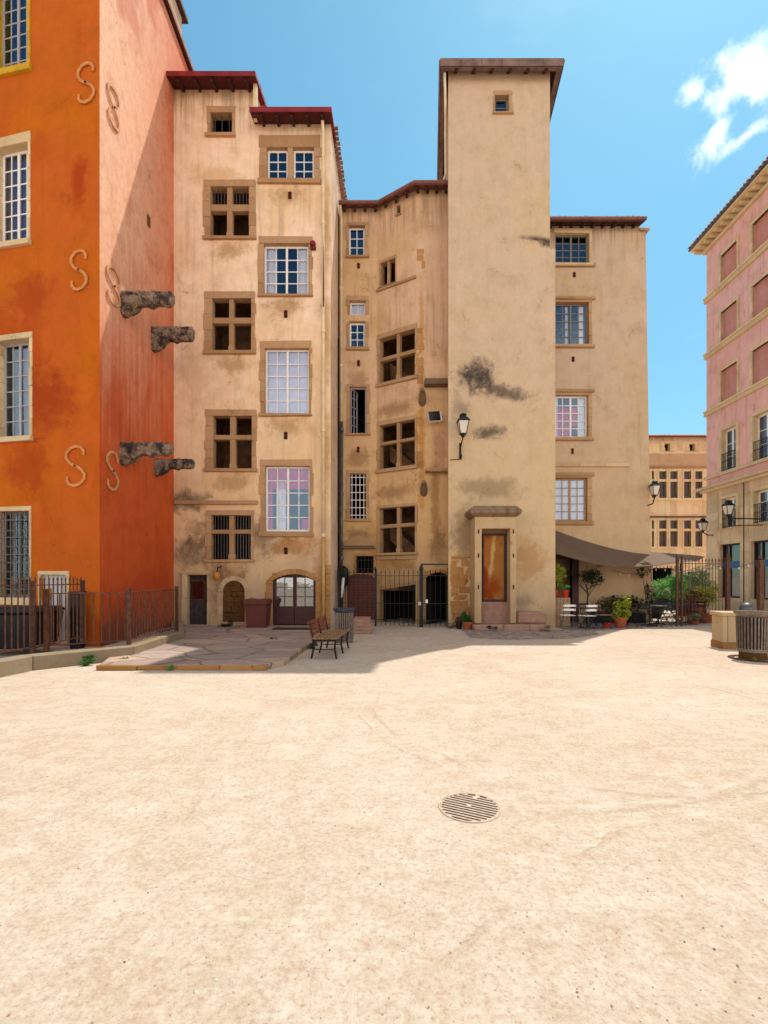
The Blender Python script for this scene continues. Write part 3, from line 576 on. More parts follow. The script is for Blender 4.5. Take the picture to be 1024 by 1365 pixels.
# cabinet door
r=F0.rect((55,766,89.5,858)); o=F0.rect((52,761,93,858)); F0.holes.append((r[0],r[1],r[2],r[3])); mb=MB(); F0.ring(mb,o,r,-.1,.025,blocks=False,skip='b')
W=mb.build('utility_door','stone_cream',B); mb=MB(); n=5
for k in range(n):
    a=r[0]+(r[1]-r[0])*k/n; b=r[0]+(r[1]-r[0])*(k+1)/n
    F0.box(mb,a+.006,b-.006,r[2],r[3],-.1,-.06+rnd.uniform(-.004,.004))
mb.build('door_boards','panel_pale',W); mb=MB(); q=F0.rect((60,784,66,800)); F0.box(mb,*q,-.055,-.03); mb.build('faded_notice','ochre_lamp',W)
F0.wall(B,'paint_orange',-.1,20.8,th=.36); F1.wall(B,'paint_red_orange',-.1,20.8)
body(B,[(OL,(-15.2,24.5))],[OL,OC,(-7.4,24.5),(-15.2,24.5)],20.8,'paint_orange')
eave(F1,B,-.2,F1.len,20.72,.14,7,th=.1,slope=.35,mat='tile',soff='timber_dark',nraf=0)
mb=MB(); F1.box(mb,-.2,F1.len,20.66,20.8,0.0,.10); mb.build('verge_board','timber_dark',B)
t=MB(); t.box(-12,-7.9,15,18.9,20.4,23.7); st=t.build('rooftop_wall','plaster_pale',B)
t=MB(); t.hexa([(-12.3,14.8,23.6),(-7.72,14.8,23.6),(-7.72,19.1,23.6),(-12.3,19.1,23.6),(-12.3,14.8,23.75),(-7.72,14.8,23.75),(-7.72,19.1,23.75),(-12.3,19.1,23.75)]); t.build('rooftop_cover','timber_dark',B)
# S wall anchors
def anchor(F,b,mat,flip=1):
    r=F.rect(b); cu,cz=(r[0]+r[1])/2,(r[2]+r[3])/2; hw,hh=(r[1]-r[0])/2*.86,(r[3]-r[2])/2*.92
    half=[(.78,.52),(.80,.74),(.55,.93),(.10,1.0),(-.45,.92),(-.85,.68),(-.88,.42),(-.60,.20),(-.25,.06),(0,0)]
    pts=half+[(-a,-c) for a,c in half[::-1][1:]]
    P=[]
    for k in range(len(pts)-1):
        for t_ in (0,.5): P.append((pts[k][0]*(1-t_)+pts[k+1][0]*t_,pts[k][1]*(1-t_)+pts[k+1][1]*t_))
    P.append(pts[-1]); mb=MB(); 
    Q=[Vector((cu+flip*a*hw,cz+c*hh)) for a,c in P]; hwid=.036; L_=[];R_=[]
    for k,q in enumerate(Q):
        t_=(Q[min(k+1,len(Q)-1)]-Q[max(k-1,0)]).normalized(); n_=Vector((-t_.y,t_.x))*hwid*(1.0 if 1<k<len(Q)-2 else .75); L_.append(q+n_); R_.append(q-n_)
    for k in range(len(Q)-1): mb.hexa([F.pt(*L_[k],.02),F.pt(*R_[k],.02),F.pt(*R_[k+1],.02),F.pt(*L_[k+1],.02),F.pt(*L_[k],.045),F.pt(*R_[k],.045),F.pt(*R_[k+1],.045),F.pt(*L_[k+1],.045)])
    o=mb.build('wall_anchor',mat,B)
    m2=MB(); m2.tube([F.pt(cu,cz,-.02),F.pt(cu,cz,.075)],.028,6); m2.build('anchor_pin','iron_rust',o)
for b in ((102,84,130,140),(93,333,120,389),(86,593,118,650)): anchor(F0,b,'anchor_paint')
for b in ((140,115,160,170),(139,355,161,407),(139,600,158,655)): anchor(F1,b,'anchor_pale')
m_,nt,p=newmat('corbel_stone'); v=nt.pos(); n1=nt.noise(v,4,8,.7,.5); n2=nt.noise(v,22,6,.7); c=nt.mix(nt.rng(n1,.4,.6),srgb(70,54,52,.7),srgb(186,156,132,.75)); c=nt.mix(nt.math('MULTIPLY',nt.rng(n2,.5,.62),.6),c,srgb(40,30,34,.7)); c=nt.mix(nt.math('MULTIPLY',nt.rng(nt.noise(nt.map(v,loc=(3,3,3)),7,5,.6),.58,.68),.6),c,srgb(190,150,60,.7)); nt.put(p.inputs['Base Color'],c); p.inputs['Roughness'].default_value=.95; nt.put(p.inputs['Normal'],nt.bump(nt.math('ADD',n1,n2),1.0,.05))
# stone corbels sticking out of the side wall
def corbel(x0,x1,y0,y1,ytip):
    u,zt=F1.px(x0+3,y0); Y=12.2+u; L=(x1-x0)*Y/FPX*1.0; sc=Y/FPX; h=(y1-y0)*sc; tip=(ytip-y0)*sc
    th=.15; mb=MB(); n=20; K=12; rings=[]; cr=random.Random(int(x0+y0))
    prof=[(0,1.0),(.08,1.0),(.28,.80),(.36,.56),(.46,.56),(.54,.62),(.57,.78),(.61,.56),(.75,.56),(.92,.58),(1.,.45)]
    def dep(t):
        for (a,p),(b,q) in zip(prof,prof[1:]):
            if t<=b: return p+(q-p)*(t-a)/(b-a)
        return prof[-1][1]
    for i in range(n+1):
        t=i/n; D=-h*dep(t)*(.95 if t<.97 else .8); top=.0 if t<.96 else -.07; w_=th*(1-.25*t)*(1.12 if .5<t<.62 else 1)*(.8 if t>.96 else 1); ring=[]
        for k in range(K):
            an=2*math.pi*k/K+.26; cx,cz=math.cos(an),math.sin(an); sq=1/max(abs(cx),abs(cz)); sq=sq*.8+.2
            ring.append(F1.pt(u+cx*sq*w_+cr.uniform(-.014,.014),zt+(top+D)/2+cz*sq*(top-D)/2+cr.uniform(-.016,.016),t*L+cr.uniform(-.012,.012)-(.05 if i==0 else 0)))
        b=len(mb.v); mb.v+=[tuple(p) for p in ring]; rings.append(b)
    for a,b in zip(rings,rings[1:]):
        for k in range(K): mb.f.append([a+k,a+(k+1)%K,b+(k+1)%K,b+k])
    mb.f.append([rings[-1]+k for k in range(K)])
    o=mb.build('stone_corbel','corbel_stone',B,smooth=True)
    s=o.modifiers.new('s','SUBSURF'); s.levels=s.render_levels=2
    tx=bpy.data.textures.get('rough') or bpy.data.textures.new('rough','CLOUDS'); tx.noise_scale=.07; tx.noise_depth=4
    d=o.modifiers.new('d','DISPLACE'); d.texture=tx; d.strength=.075; d.mid_level=.5
corbel(161,229,389,424,412); corbel(201,256,436,471,456); corbel(160,227,590,622,610); corbel(205,256,612,636,630)
mb=MB(); u,z=F1.px(198,295); 
F1.box(mb,u-.10,u+.10,z-.17,z+.17,-.02,.02,.02); o=mb.build('wall_niche','rubble',B,bevel=.02); mb=MB(); F1.box(mb,u-.05,u+.05,z-.11,z+.12,.021,.024); mb.build('niche_hole','interior_dark',o)

# ================================================================ BEIGE HOUSE with red eaves
Y1=16.7; L1=(-7.26,Y1); R1=(-1.84,Y1)
B=thing('beige_house','beige five storey house with dark red eaves beside the orange house','building',(-4.5,Y1,0))
F=Facade(L1,R1)
win(F,B,(281,150.5,309.5,179),(274,140,314.5,184.5),leaves=1,case=False,grille=(3,0,'metal_grey',-.08))
crosswin(F,B,(270,237,343,321),[(280.8,302.3),(309.6,332)],[(249,272),(281,316)],bars=[(0,4)])
crosswin(F,B,(270,386,342,474),[(283,305),(311.3,335)],[(398,423),(431,468)])
crosswin(F,B,(271,544,344,630),[(284.5,306.4),(313.8,335.7)],[(554.6,579.7),(586,625)])
crosswin(F,B,(273,678,340,750),[(281.8,305.2),(312,334.5)],[(687,706),(711.5,745.5)],bars=[(0,5),(1,5)],room='interior_dark')
# top pair
o=F.rect((345.5,181,427,246)); W0=None
i1=F.rect((356,197,383.5,240)); i2=F.rect((390.7,198,418.7,241)); allw=(i1[0],i2[1],i1[2],i1[3]+.0)
F.holes.append((i1[0]-.02,i1[1]+.02,i1[2]-.02,i1[3]+.02)); F.holes.append((i2[0]-.02,i2[1]+.02,i1[2]-.02,i1[3]+.02))
mb=MB(); F.ring(mb,(o[0],o[1],o[2],o[3]),(i1[0],i2[1],i1[2],i1[3]),-.28,.03); F.box(mb,i1[1],i2[0],i1[2],i1[3],-.28,.02,.004)
W=mb.build('window','stone_surround',B,bevel=.01); F.room(W,(i1[0],i2[1],i1[2],i1[3]),1.4,'interior_dark')
for q in (i1,(i2[0],i2[1],i1[2],i1[3])): casement(F,W,q,.12,1,2,3,'white_paint')
win(F,B,(351.6,325,411.4,393.5),(343.5,313,417.5,397),rows=4,cur=[(.04,.27,0,1,'curtain_white'),(.73,.97,0,1,'curtain_white')],cols=2)
win(F,B,(353,464,412,552),(344.5,452,416,556),rows=5,cur=[(.02,.98,0,1,'curtain_lilac')])
win(F,B,(353.5,621,413,708.5),(345,610,417.5,714.5),rows=5,cur=[(.02,.98,.66,1,'curtain_pink'),(.22,.44,0,.8,'curtain_white'),(.02,.14,0,.9,'curtain_pink'),(.8,.97,0,.2,'curtain_pink')])
for b in ((384,256,389,265.3),(378.5,414,383.5,423.5),(378.5,576,383.5,585.3),(378.5,730,383.8,738.5)): vent(F,B,b)
ledge(F,B,(233,667.5,344,672.5),.10); ledge(F,B,(345,711.5,418.5,715.5),.09)
# arched glazed double door
def arch_pts(F,u0,u1,zs,zt,d,n=12):   # segmental/round arch from (u0,zs) to (u1,zs) rising to zt
    w_=(u1-u0)/2; h=zt-zs; Rr=(w_*w_+h*h)/(2*h); cz=zt-Rr; a0=math.asin(min(1,w_/Rr)); 
    if h>=w_*.98: Rr=w_; cz=zs; a0=math.pi/2
    return [F.pt((u0+u1)/2+Rr*math.sin(-a0+2*a0*k/n),(cz+Rr*math.cos(-a0+2*a0*k/n)) if h<w_*.98 else zs+h*math.cos(-a0+2*a0*k/n),d) for k in range(n+1)]
def arch_spandrel(F,B,u0,u1,zs,zt,mat,th=.3,name='arch_wall',d=0.):
    A=arch_pts(F,u0,u1,zs,zt,d); mb=MB(); up=zt+.04
    for a,b in zip(A,A[1:]): mb.poly([a,b,Vector((b.x,b.y,up)),Vector((a.x,a.y,up))])
    n3=Vector((F.n.x,F.n.y,0))
    for a,b in zip(A,A[1:]): mb.poly([a,b,b-n3*th,a-n3*th])
    return mb.build(name,mat,B,fix=False)
def arch_trim(F,B,u0,u1,zs,zt,wd,mat,d=.03,zb=None,name='arch_stone',n=11,jb=True):
    A=arch_pts(F,u0,u1,zs,zt,0,n); O=arch_pts(F,u0-wd,u1+wd,zs,zt+wd,0,n); mb=MB(); n3=Vector((F.n.x,F.n.y,0))
    for k in range(n):
        e=rnd.uniform(-.008,.01); q=[A[k],A[k+1],O[k+1],O[k]]; q=[x*.997+Vector(sum(q,Vector((0,0,0)))/4)*.003 for x in q]
        mb.extr([x-n3*.04 for x in q],n3*(.04+d+e))
    if jb and zb is not None:
        for (a,b,sgn) in ((u0-wd,u0,-1),(u1,u1+wd,1)):
            z=zb
            while z<zs-.02:
                z2=min(z+rnd.uniform(.25,.45),zs); k=rnd.uniform(-.02,.06)
                F.box(mb,a-(k if sgn<0 else 0),b+(k if sgn>0 else 0),z+.003,z2-.003,-.04,d+rnd.uniform(-.006,.01),.006); z=z2
    return mb.build(name,mat,B,bevel=.01)
u0=F.px(362.7,800)[0]; u1=F.px(420.8,800)[0]; zt=F.px(390,765.5)[1]; zs=F.px(390,774.5)[1]; zb=.12
F.holes.append((u0,u1,zb-.03,zt+.03))
D=thing_=MB(); arch_spandrel(F,B,u0,u1,zs,zt,'stone_ochre'); arch_trim(F,B,u0,u1,zs,zt,.2,'stone_ochre',zb=zb)
mb=MB(); A=arch_pts(F,u0,u1,zs,zt,-.14); b_=[F.pt(u0,zb,-.14)]+A+[F.pt(u1,zb,-.14)]
# door: solid leaf outline with glazed upper openings
def door_leaf(u0,u1,zb,zt_l,zt_r,gl,cols=2,rows=3):
    mb=MB(); g0,g1,gz0,gz1=gl
    F.box(mb,u0,u1,zb,gz0,-.2,-.14); F.box(mb,u0,g0,gz0,gz1,-.2,-.14); F.box(mb,g1,u1,gz0,gz1,-.2,-.14)
    F.box(mb,u0,u1,gz1,max(zt_l,zt_r),-.2,-.14)
    o=mb.build('door_leaf','door_brown',Dr,bevel=.006); m=MB()
    for c in range(1,cols): x=g0+(g1-g0)*c/cols; F.box(m,x-.013,x+.013,gz0,gz1,-.185,-.155)
    for r_ in range(1,rows): z=gz0+(gz1-gz0)*r_/rows; F.box(m,g0,g1,z-.013,z+.013,-.183,-.152)
    F.box(m,u0+.07,u1-.07,zb+.10,gz0-.08,-.142,-.128); m.build('muntins','door_brown',o)
    m=MB(); m.poly([F.pt(g0,gz0,-.17),F.pt(g1,gz0,-.17+.01),F.pt(g1,gz1,-.17),F.pt(g0,gz1,-.175)]); m.build('pane','glass_door',o,fix=False)
glassmat('glass_door',.22,(.9,.92,.95))
mb=MB(); 
for a,b in zip(A,A[1:]): pass
fw=.05; A2=arch_pts(F,u0+fw,u1-fw,zs,zt-fw,-.13); n3=Vector((F.n.x,F.n.y,0))
for k in range(len(A)-1): mb.extr([A[k]+n3*.01,A[k+1]+n3*.01,A2[k+1],A2[k]],-n3*.07)
F.box(mb,u0,u0+fw,zb,zs,-.2,-.12); F.box(mb,u1-fw,u1,zb,zs,-.2,-.12)
Dr=mb.build('arched_door','door_brown',B)
um=(u0+u1)/2; gz0=F.px(390,808.5)[1]; gz1=F.px(390,770)[1]
door_leaf(u0+.04,um-.004,zb,zt,zt,(F.px(367.2,800)[0],F.px(389.6,800)[0],gz0,gz1))
door_leaf(um+.004,u1-.04,zb,zt,zt,(F.px(394.5,800)[0],F.px(417,800)[0],gz0,gz1))
F.room(Dr,(u0,u1,zb,zt),1.5,'interior_dark')
ledge(F,B,(360,834.2,423,837),.25,'step_stone','doorstep')
# old plank door at the left
r=F.rect((250.5,766.5,276.5,833)); r=(r[0],r[1],.12,r[3]); F.holes.append(r)
mb=MB(); F.ring(mb,(r[0]-.17,r[1]+.06,.1,r[3]+.12),r,-.28,.05,skip='b'); W=mb.build('plank_door','stone_portal',B,bevel=.01)
mb=MB(); wz0=F.px(260,800)[1]; wz1=F.px(260,773.5)[1]; wu1=F.px(271,790)[0]; n=4
F.box(mb,r[0],r[1],.12,wz0,-.22,-.16); F.box(mb,r[0],r[0]+.03,wz0,wz1,-.22,-.16); F.box(mb,wu1,r[1],wz0,wz1,-.22,-.16); F.box(mb,r[0],r[1],wz1,r[3],-.22,-.16)
for k in range(4): a=r[0]+(r[1]-r[0])*k/4; F.box(mb,a+.01,a+(r[1]-r[0])/4-.01,.2,wz0-.12,-.16,-.148)
plain('old_door',srgb(74,58,60,.65),.8,0,.3,6,.3); mb.build('door_leaf','old_door',W)
mb=MB(); a,b,c,d=r[0]+.02,wu1,wz0,wz1; t_=.035; F.box(mb,a,a+t_,c,d,-.16,-.14); F.box(mb,b-t_,b,c,d,-.16,-.14); F.box(mb,a+t_,b-t_,c,c+t_,-.16,-.14); F.box(mb,a+t_,b-t_,d-t_,d,-.16,-.14); mb.build('window_frame','iron_rust',W)
mb=MB(); mb.poly([F.pt(a,c,-.19),F.pt(b,c,-.19),F.pt(b,d,-.19),F.pt(a,d,-.19)]); mb.build('pane','glass_shop',W,fix=False); F.room(W,r,1.2,'interior_dark')
# walled-up arched niche
u0=F.px(297,800)[0]; u1=F.px(326.4,800)[0]; zt=F.px(311,774)[1]; zs=F.px(311,789)[1]; F.holes.append((u0,u1,.22,zt+.03)); arch_spandrel(F,B,u0,u1,zs,zt,'stone_portal')
N_=arch_trim(F,B,u0,u1,zs,zt,.16,'stone_portal',d=.012,zb=.22)
o=blocks(F,B,u0-.05,u1+.05,.2,zt+.05,.34,.17,-.16,'rubble','niche_infill',.03); 
mb=MB(); F.box(mb,u0-.1,u1+.1,.1,zt+.1,-.32,-.22); mb.build('niche_back','rubble',B)
ledge(F,B,(298,834,331,841),.08,'step_stone','niche_step')
# lintel band + rough stones above plank door, quoins on the right
ledge(F,B,(241,762.5,280,766.3),.1,'stone_portal'); 
blocks(F,B,F.px(243.7,800)[0],F.px(249.6,800)[0],.1,F.px(245,766)[1],.3,1.0,.12,'stone_cream','door_post')
blocks(F,B,F.px(433.5,800)[0],F.len-.0,.0,F.px(435,752)[1],.3,.19,.035,'stone_ochre','quoin',rag=0)
blocks(F,B,F.px(421,800)[0]+.2,F.px(433,800)[0],.0,F.px(435,770)[1],.3,.2,.01,'stone_ochre','quoin')
F.wall(B,'plaster_beige',-.1,17.41,u0=F.px(340,500)[0]); F.wall(B,'plaster_beige',-.1,18.63,u1=F.px(340,500)[0])
XS=-4.45
FS=Facade((XS,Y1),(XS,24)); FS.wall(B,'plaster_pale',17.3,18.63+.3)
FR=Facade(R1,(-1.68,24)); FR.wall(B,'plaster_pale',-.1,17.45)
body(B,[((-7.4,24),(-7.26,Y1)),((-1.68,24),(-7.4,24))],[(-7.26,Y1),(XS,Y1),(XS,24),(-7.4,24)],18.63,'plaster_beige')
body(B,[],[(XS,Y1),R1,(-1.68,24),(XS,24)],17.41,'plaster_beige')
uS=XS-L1[0]
eave(F,B,.0,uS+.18,18.43,.62,7,slope=.26,nraf=5,th=.14)
eave(F,B,uS-.02,F.len+.10,17.24,.62,7,slope=.26,nraf=5,th=.14)
mb=MB(); mb.box(XS+.02,XS+.14,Y1-.3,Y1-.18,17.3,18.5); mb.build('downpipe_stub','cream_pipe',B)
tile_field(FS,B,0,6,18.75,.16,-.1,.3,name='verge_tiles'); tile_field(FR,B,.3,6,17.62,.2,-.1,.3,name='verge_tiles')
z1=F.px(431,156)[1]; xp=(431-CX)*16.55/FPX
pipe(B,[(xp,16.35,17.2),(xp,16.55,16.9),(xp,16.58,11),(xp,16.58,3.2)],.055,'cream_pipe',collars=[(xp,16.58,13.9),(xp,16.58,10.2),(xp,16.58,6.8),(xp,16.58,3.2)])
plain('pipe_yellow',srgb(226,178,104,.66),.6,0,.15,4); pipe(B,[(xp,16.58,3.1),(xp,16.58,.35)],.06,'pipe_yellow')
plain('peeling',srgb(120,100,100,.6),.8,0,.5,14); pipe(B,[(xp+.005,16.545,14.4),(xp+.005,16.545,11.0)],.03,'peeling','peeled_pipe_strip')
# wall siren
T=thing('alarm_siren','small red domed siren high on the beige wall beside a white window','siren',tuple(at(417,326,16.6)))
q=at(417,326,16.6); mb=MB(); mb.lathe((q.x,q.y,q.z),[(.06,-.05),(.1,-.02),(.11,.04),(.08,.10),(.03,.13)],12); mb.build('dome','red_roof',T,smooth=True); mb=MB(); mb.box(q.x-.08,q.x+.1,q.y-.02,q.y+.12,q.z-.14,q.z-.07); mb.build('base','bin_brown',T)
q=at(289,768,16.5); T=thing('wall_lamp','round ochre lamp low on the beige wall above a pale streak','wall lamp',tuple(q))
mb=MB(); mb.lathe((q.x,q.y,q.z),[(.02,-.15),(.07,-.1),(.11,0),(.10,.08),(.05,.14)],12); mb.build('globe','ochre_lamp',T,smooth=True); mb=MB(); mb.tube([q+Vector((0,0,.13)),q+Vector((.02,.05,.3)),q+Vector((.1,.2,.33))],.02,6); mb.build('arm','iron_dark',T)

# ================================================================ TURRET HOUSE (concave middle part)
PA=(-1.74,18.9); PB=(-.28,18.9); PC=(1.21,18.0); PD=(2.5,18.0)
B=thing('turret_house','folded tan stair turret with stone cross windows between beige house and tower','building',(.3,18.6,0))
Fa=Facade(PA,PB); Fb=Facade(PB,PC); Fc=Facade(PC,PD)
win(Fa,B,(465,300.8,486.4,341.8),(461,296,492.5,345),1,2,3)
vent(Fa,B,(476,351,480,357.8))
W,i=win(Fa,B,(466.4,401,487.4,419),(461.6,393,492.5,427),1,2,1,cur=[(.05,.95,0,1,'curtain_white')],skip='b')
win(Fa,B,(465.8,428.5,486.6,463.4),(461.6,423,492.5,468.4),1,2,3,skip='t')
vent(Fa,B,(476,480.5,480,488)); vent(Fa,B,(475.5,595.7,479.5,603))
W,i=win(Fa,B,(466.6,515.6,488.4,578),(460.5,510.7,494.5,581),case=False,room='interior_dark')
fr=MB(); a=Fa.pt(i[0]+.02,i[2]+.03,-.1); h=i[3]-i[2]-.06
for q in (0,.22,.42):  pass
d=Vector((.22,.34,0)).normalized()
for s0,s1,z0,z1 in ((0,.05,0,h),(.40,.45,0,h),(0,.45,0,.05),(0,.45,h-.05,h),(.21,.235,0,h))+tuple((0,.45,h*k/5-.01,h*k/5+.01) for k in range(1,5)):
    p0=a+d*s0; p1=a+d*s1; nn=Vector((d.y,-d.x,0))*.018; fr.hexa([p0-nn+Vector((0,0,z0)),p0+nn+Vector((0,0,z0)),p1+nn+Vector((0,0,z0)),p1-nn+Vector((0,0,z0)),p0-nn+Vector((0,0,z1)),p0+nn+Vector((0,0,z1)),p1+nn+Vector((0,0,z1)),p1-nn+Vector((0,0,z1))])
fr.build('open_leaf','grey_paint',W)
mb=MB(); Fa.box(mb,i[1]-.05,i[1],i[2],i[3],-.2,-.1); Fa.box(mb,i[0],i[1]-.05,i[3]-.05,i[3],-.2,-.1); mb.build('frame','grey_paint',W)
win(Fa,B,(466.6,631,487.8,691.7),(460.5,626,493.5,696),case=False,room='interior_dark',grille=(4,6,'white_paint',-.04))
# small hood over barred window
u0=0.12; u1=Fa.len-.06; zb_=Fa.px(478,729)[1]; zt_=Fa.px(478,714)[1]; A=arch_pts(Fa,u0+.05,u1-.05,zb_+.03,zt_,0); mb=MB(); n3=Vector((Fa.n.x,Fa.n.y,0)); mb.extr([x-n3*.02 for x in A],n3*.16); o=mb.build('door_hood','stone_surround',B,bevel=.01)
mb=MB(); Fa.box(mb,u0,u1,zb_-.07,zb_,-.02,.24); mb.build('hood_slab','stone_dark',o,bevel=.01)
win(Fa,B,(475,741,498,764),(472.5,737,500,766),case=False,room='interior_dark',grille=(5,2,'black_paint',.05),stone='stone_ochre')
# red slatted arched door
u0,u1=Fa.px(463.5,800)[0],Fa.px(499.5,800)[0]; zs=Fa.px(480,770)[1]; zt=Fa.px(480,765)[1]; mb=MB(); A=arch_pts(Fa,u0,u1,zs,zt,.0,10); mb.extr([Fa.pt(u0,.12,0)]+A+[Fa.pt(u1,.12,0)],n3*.04)
o=mb.build('slatted_door','door_brown',B); plain('slat_red',srgb(116,52,40,.8),.7,0,.2,6,.2)
mb=MB(); nn=14
for k in range(nn):
    z=.18+(zs-.2)*k/nn; Fa.box(mb,u0+.05,u1-.05,z,z+(zs-.2)/nn*.68,.04,.062,.003)
mb.build('slats','slat_red',o); mb=MB()
for k in range(5): x=u0+.05+(u1-u0-.1)*k/4; Fa.box(mb,x-.015,x+.015,.14,zs,.062,.08)
for k in range(len(A)-1): mb.bar(A[k]+n3*.055,A[k+1]+n3*.055,.04)
mb.build('door_ribs','slat_red',o)
# b part
r=Fb.rect((529,274,534,287)); F_=Fb; F_.holes.append(r); mb=MB(); F_.ring(mb,(r[0]-.02,r[1]+.02,r[2]-.02,r[3]+.02),(r[0]+.005,r[1]-.005,r[2]+.005,r[3]-.005),-.2,.01,blocks=False); o=mb.build('air_slot','stone_surround',B); F_.room(o,r,.4,'interior_dark',m=.05)
W,i=win(Fb,B,(507.5,347,527,380),(505,343,529,381),case=False,room='interior_brown',blocks=False,name='window',proud=.01); mb=MB(); Fb.box(mb,i[0]+(i[1]-i[0])*.42,i[0]+(i[1]-i[0])*.56,i[2],i[3],-.2,-.05,.01); mb.build('mullion','stone_surround',W)
mb=MB(); za=Fb.px(528,377.5)[1]; Fb.box(mb,-.0,Fb.len,za-.10,za,-.03,.08); mb.build('ledge','stone_surround',B,bevel=.02)
crosswin(Fb,B,(502,437,556.5,512),[(506.3,528.4),(532.5,553.4)],[(445,471),(476,506)],stair=True)
crosswin(Fb,B,(502,556,556.5,629.5),[(506.3,528.4),(532.5,553.4)],[(563,586),(590,623)],stair=True)
crosswin(Fb,B,(502,671,556.5,741),[(506.3,528.4),(532.5,553.4)],[(676,698),(703,737)],stair=True)
# cellar opening under the stair
u0,u1=Fb.px(506,800)[0],Fb.px(554,800)[0]; zl=Fb.px(506,787)[1]; zr=Fb.px(554,779)[1]; Fb.holes.append((u0,u1,-.1,zl)); mb=MB(); mb.poly([Fb.pt(u0,zl,-.0),Fb.pt(u1,zl,0),Fb.pt(u1,zr,0)]); 
o=mb.build('stair_opening','interior_dark',B,fix=False); Fb.room(o,(u0,u1,-.1,zl),2,'interior_dark')
mb=MB(); mb.hexa([Fb.pt(u0-.05,zl,-.05),Fb.pt(u1,zr,-.05),Fb.pt(u1,zr,.06),Fb.pt(u0-.05,zl,.06),Fb.pt(u0-.05,zl+.12,-.05),Fb.pt(u1,zr+.12,-.05),Fb.pt(u1,zr+.12,.06),Fb.pt(u0-.05,zl+.12,.06)]); mb.build('sloping_lintel','stone_surround',B)
blocks(Fb,B,Fb.px(554.5,800)[0],Fb.len,0,Fb.px(556,742)[1],.4,.26,.03,'stone_ochre','stone_pier')
blocks(Fb,B,.02,Fb.px(506,700)[0]-.0,0,Fb.px(504,742)[1],.4,.26,.02,'stone_surround','stone_pier')
ledge(Fb,B,(503,741,556,746),.06)
# c part : door, slabs, spouts, ochre quoins
u0,u1=Fc.px(568,800)[0],Fc.len-.02; zt=Fc.px(580,763)[1]; zs=zt-.22; Fc.holes.append((u0,u1,-.1,zt+.03)); o=arch_spandrel(Fc,B,u0,u1,zs,zt,'stone_ochre'); Fc.room(o,(u0,u1,-.1,zt),2.2,'interior_dark')
arch_trim(Fc,B,u0,u1,zs,zt,.12,'stone_ochre',zb=0,jb=False)
for b,nm in (((565.5,509,598,516.5),'stone_slab'),((566.5,626.5,598,630.5),'stone_slab')): r=Fc.rect(b); mb=MB(); Fc.box(mb,r[0],r[1],r[2],r[3],-.05,.34,.01); mb.build(nm,'stone_dark' if b[1]<600 else 'stone_surround',B,bevel=.02)
for x,y in ((563,530),(565,650)):
    a=at(x,y,18.0); mb=MB(); mb.tube([a+Vector((0,.1,-.25)),a+Vector((0,-.12,-.1)),a+Vector((-.02,-.34,.08)),a+Vector((-.03,-.5,.12))],[.14,.13,.10,.07],8); mb.build('water_spout','stone_dark',B)
for b in ((554.5,331.5,565.5,367.5),(553,437,565,512),(554,556,564,625)):
    r=Fc.rect(b); blocks(Fc,B,max(0.0,r[0]),r[1],r[2],r[3],.3,.3,.004,'ochre_stone' if 'ochre_stone' in M else 'stone_ochre','quoin',.004,rag=.04)
for FF,zt in ((Fa,16.22),(Fb,16.22),(Fc,16.22)): FF.wall(B,'plaster_turret',-.1,zt)
body(B,[((2.6,24),(-1.7,24)),((-1.7,24),PA)],[PA,PB,PC,PD,(2.6,24),(-1.7,24)],16.2,'plaster_turret')
def mitre_roof(B,pts,outs,ze,slope,th,depth,mat,soff):
    # one eaves slab following a folded wall line; outs = eaves points outside the wall
    mb=MB(); n=len(pts)
    for k in range(n-1):
        a,b,c,d=outs[k],outs[k+1],pts[k+1],pts[k]
        for z0,z1,flip in ((ze,ze+.12,0),): mb.hexa([(a[0],a[1],z0),(b[0],b[1],z0),(c[0],c[1],z0+.12),(d[0],d[1],z0+.12),(a[0],a[1],z0+th),(b[0],b[1],z0+th),(c[0],c[1],z0+.12+th),(d[0],d[1],z0+.12+th)])
    return mb.build('eaves',mat,B)
outs=[(-1.74,18.55),(-.22,18.55),(1.10,17.62),(2.42,17.62)]
plain('gutter_brown',srgb(140,86,76,.7),.6,.1,.2,4)
rf=mitre_roof(B,[PA,PB,PC,PD],outs,16.06,.2,.07,5,'gutter_brown','timber_dark')
mb=MB(); mb.tube([(o_[0],o_[1]-.02,16.12) for o_ in outs],.075,8); mb.build('gutter','gutter_brown',rf)
for k in range(11):
    t_=(k+.5)/11*3; s_=int(t_); f_=t_-s_; a=Vector((*outs[s_],16.0)).lerp(Vector((*outs[min(s_+1,3)],16.0)),f_); pts_=[PA,PB,PC,PD]; b=Vector((*pts_[s_],16.08)).lerp(Vector((*pts_[s_+1],16.08)),f_)
    mb=MB(); mb.bar(a+(b-a)*.25,b+(b-a)*.1,.09,.1); mb.build('rafter','timber_dark',rf)
tile_field(Facade((-1.74,18.9),(-.2,18.9)),rf,0,1.55,16.2,.3,.25,5,.22)
tile_field(Facade((-.25,18.9),(1.2,18.0)),rf,0,1.6,16.2,.25,.25,4,.22)
xq=(454-CX)*18.7/FPX
pipe(B,[(xq,18.5,16.0),(xq+.02,18.8,15.7),(xq+.02,18.82,7.6)],.05,'cream_pipe',collars=[(xq+.02,18.82,13),(xq+.02,18.82,10)])
pipe(B,[(xq+.03,18.8,7.8),(xq+.03,18.8,.2)],.06,'zinc',collars=[(xq+.03,18.8,7.5),(xq+.03,18.8,5),(xq+.03,18.8,2.5)])
pipe(B,[(xq-.09,18.72,11),(xq-.09,18.72,1.6)],.022,'black_paint','cable')
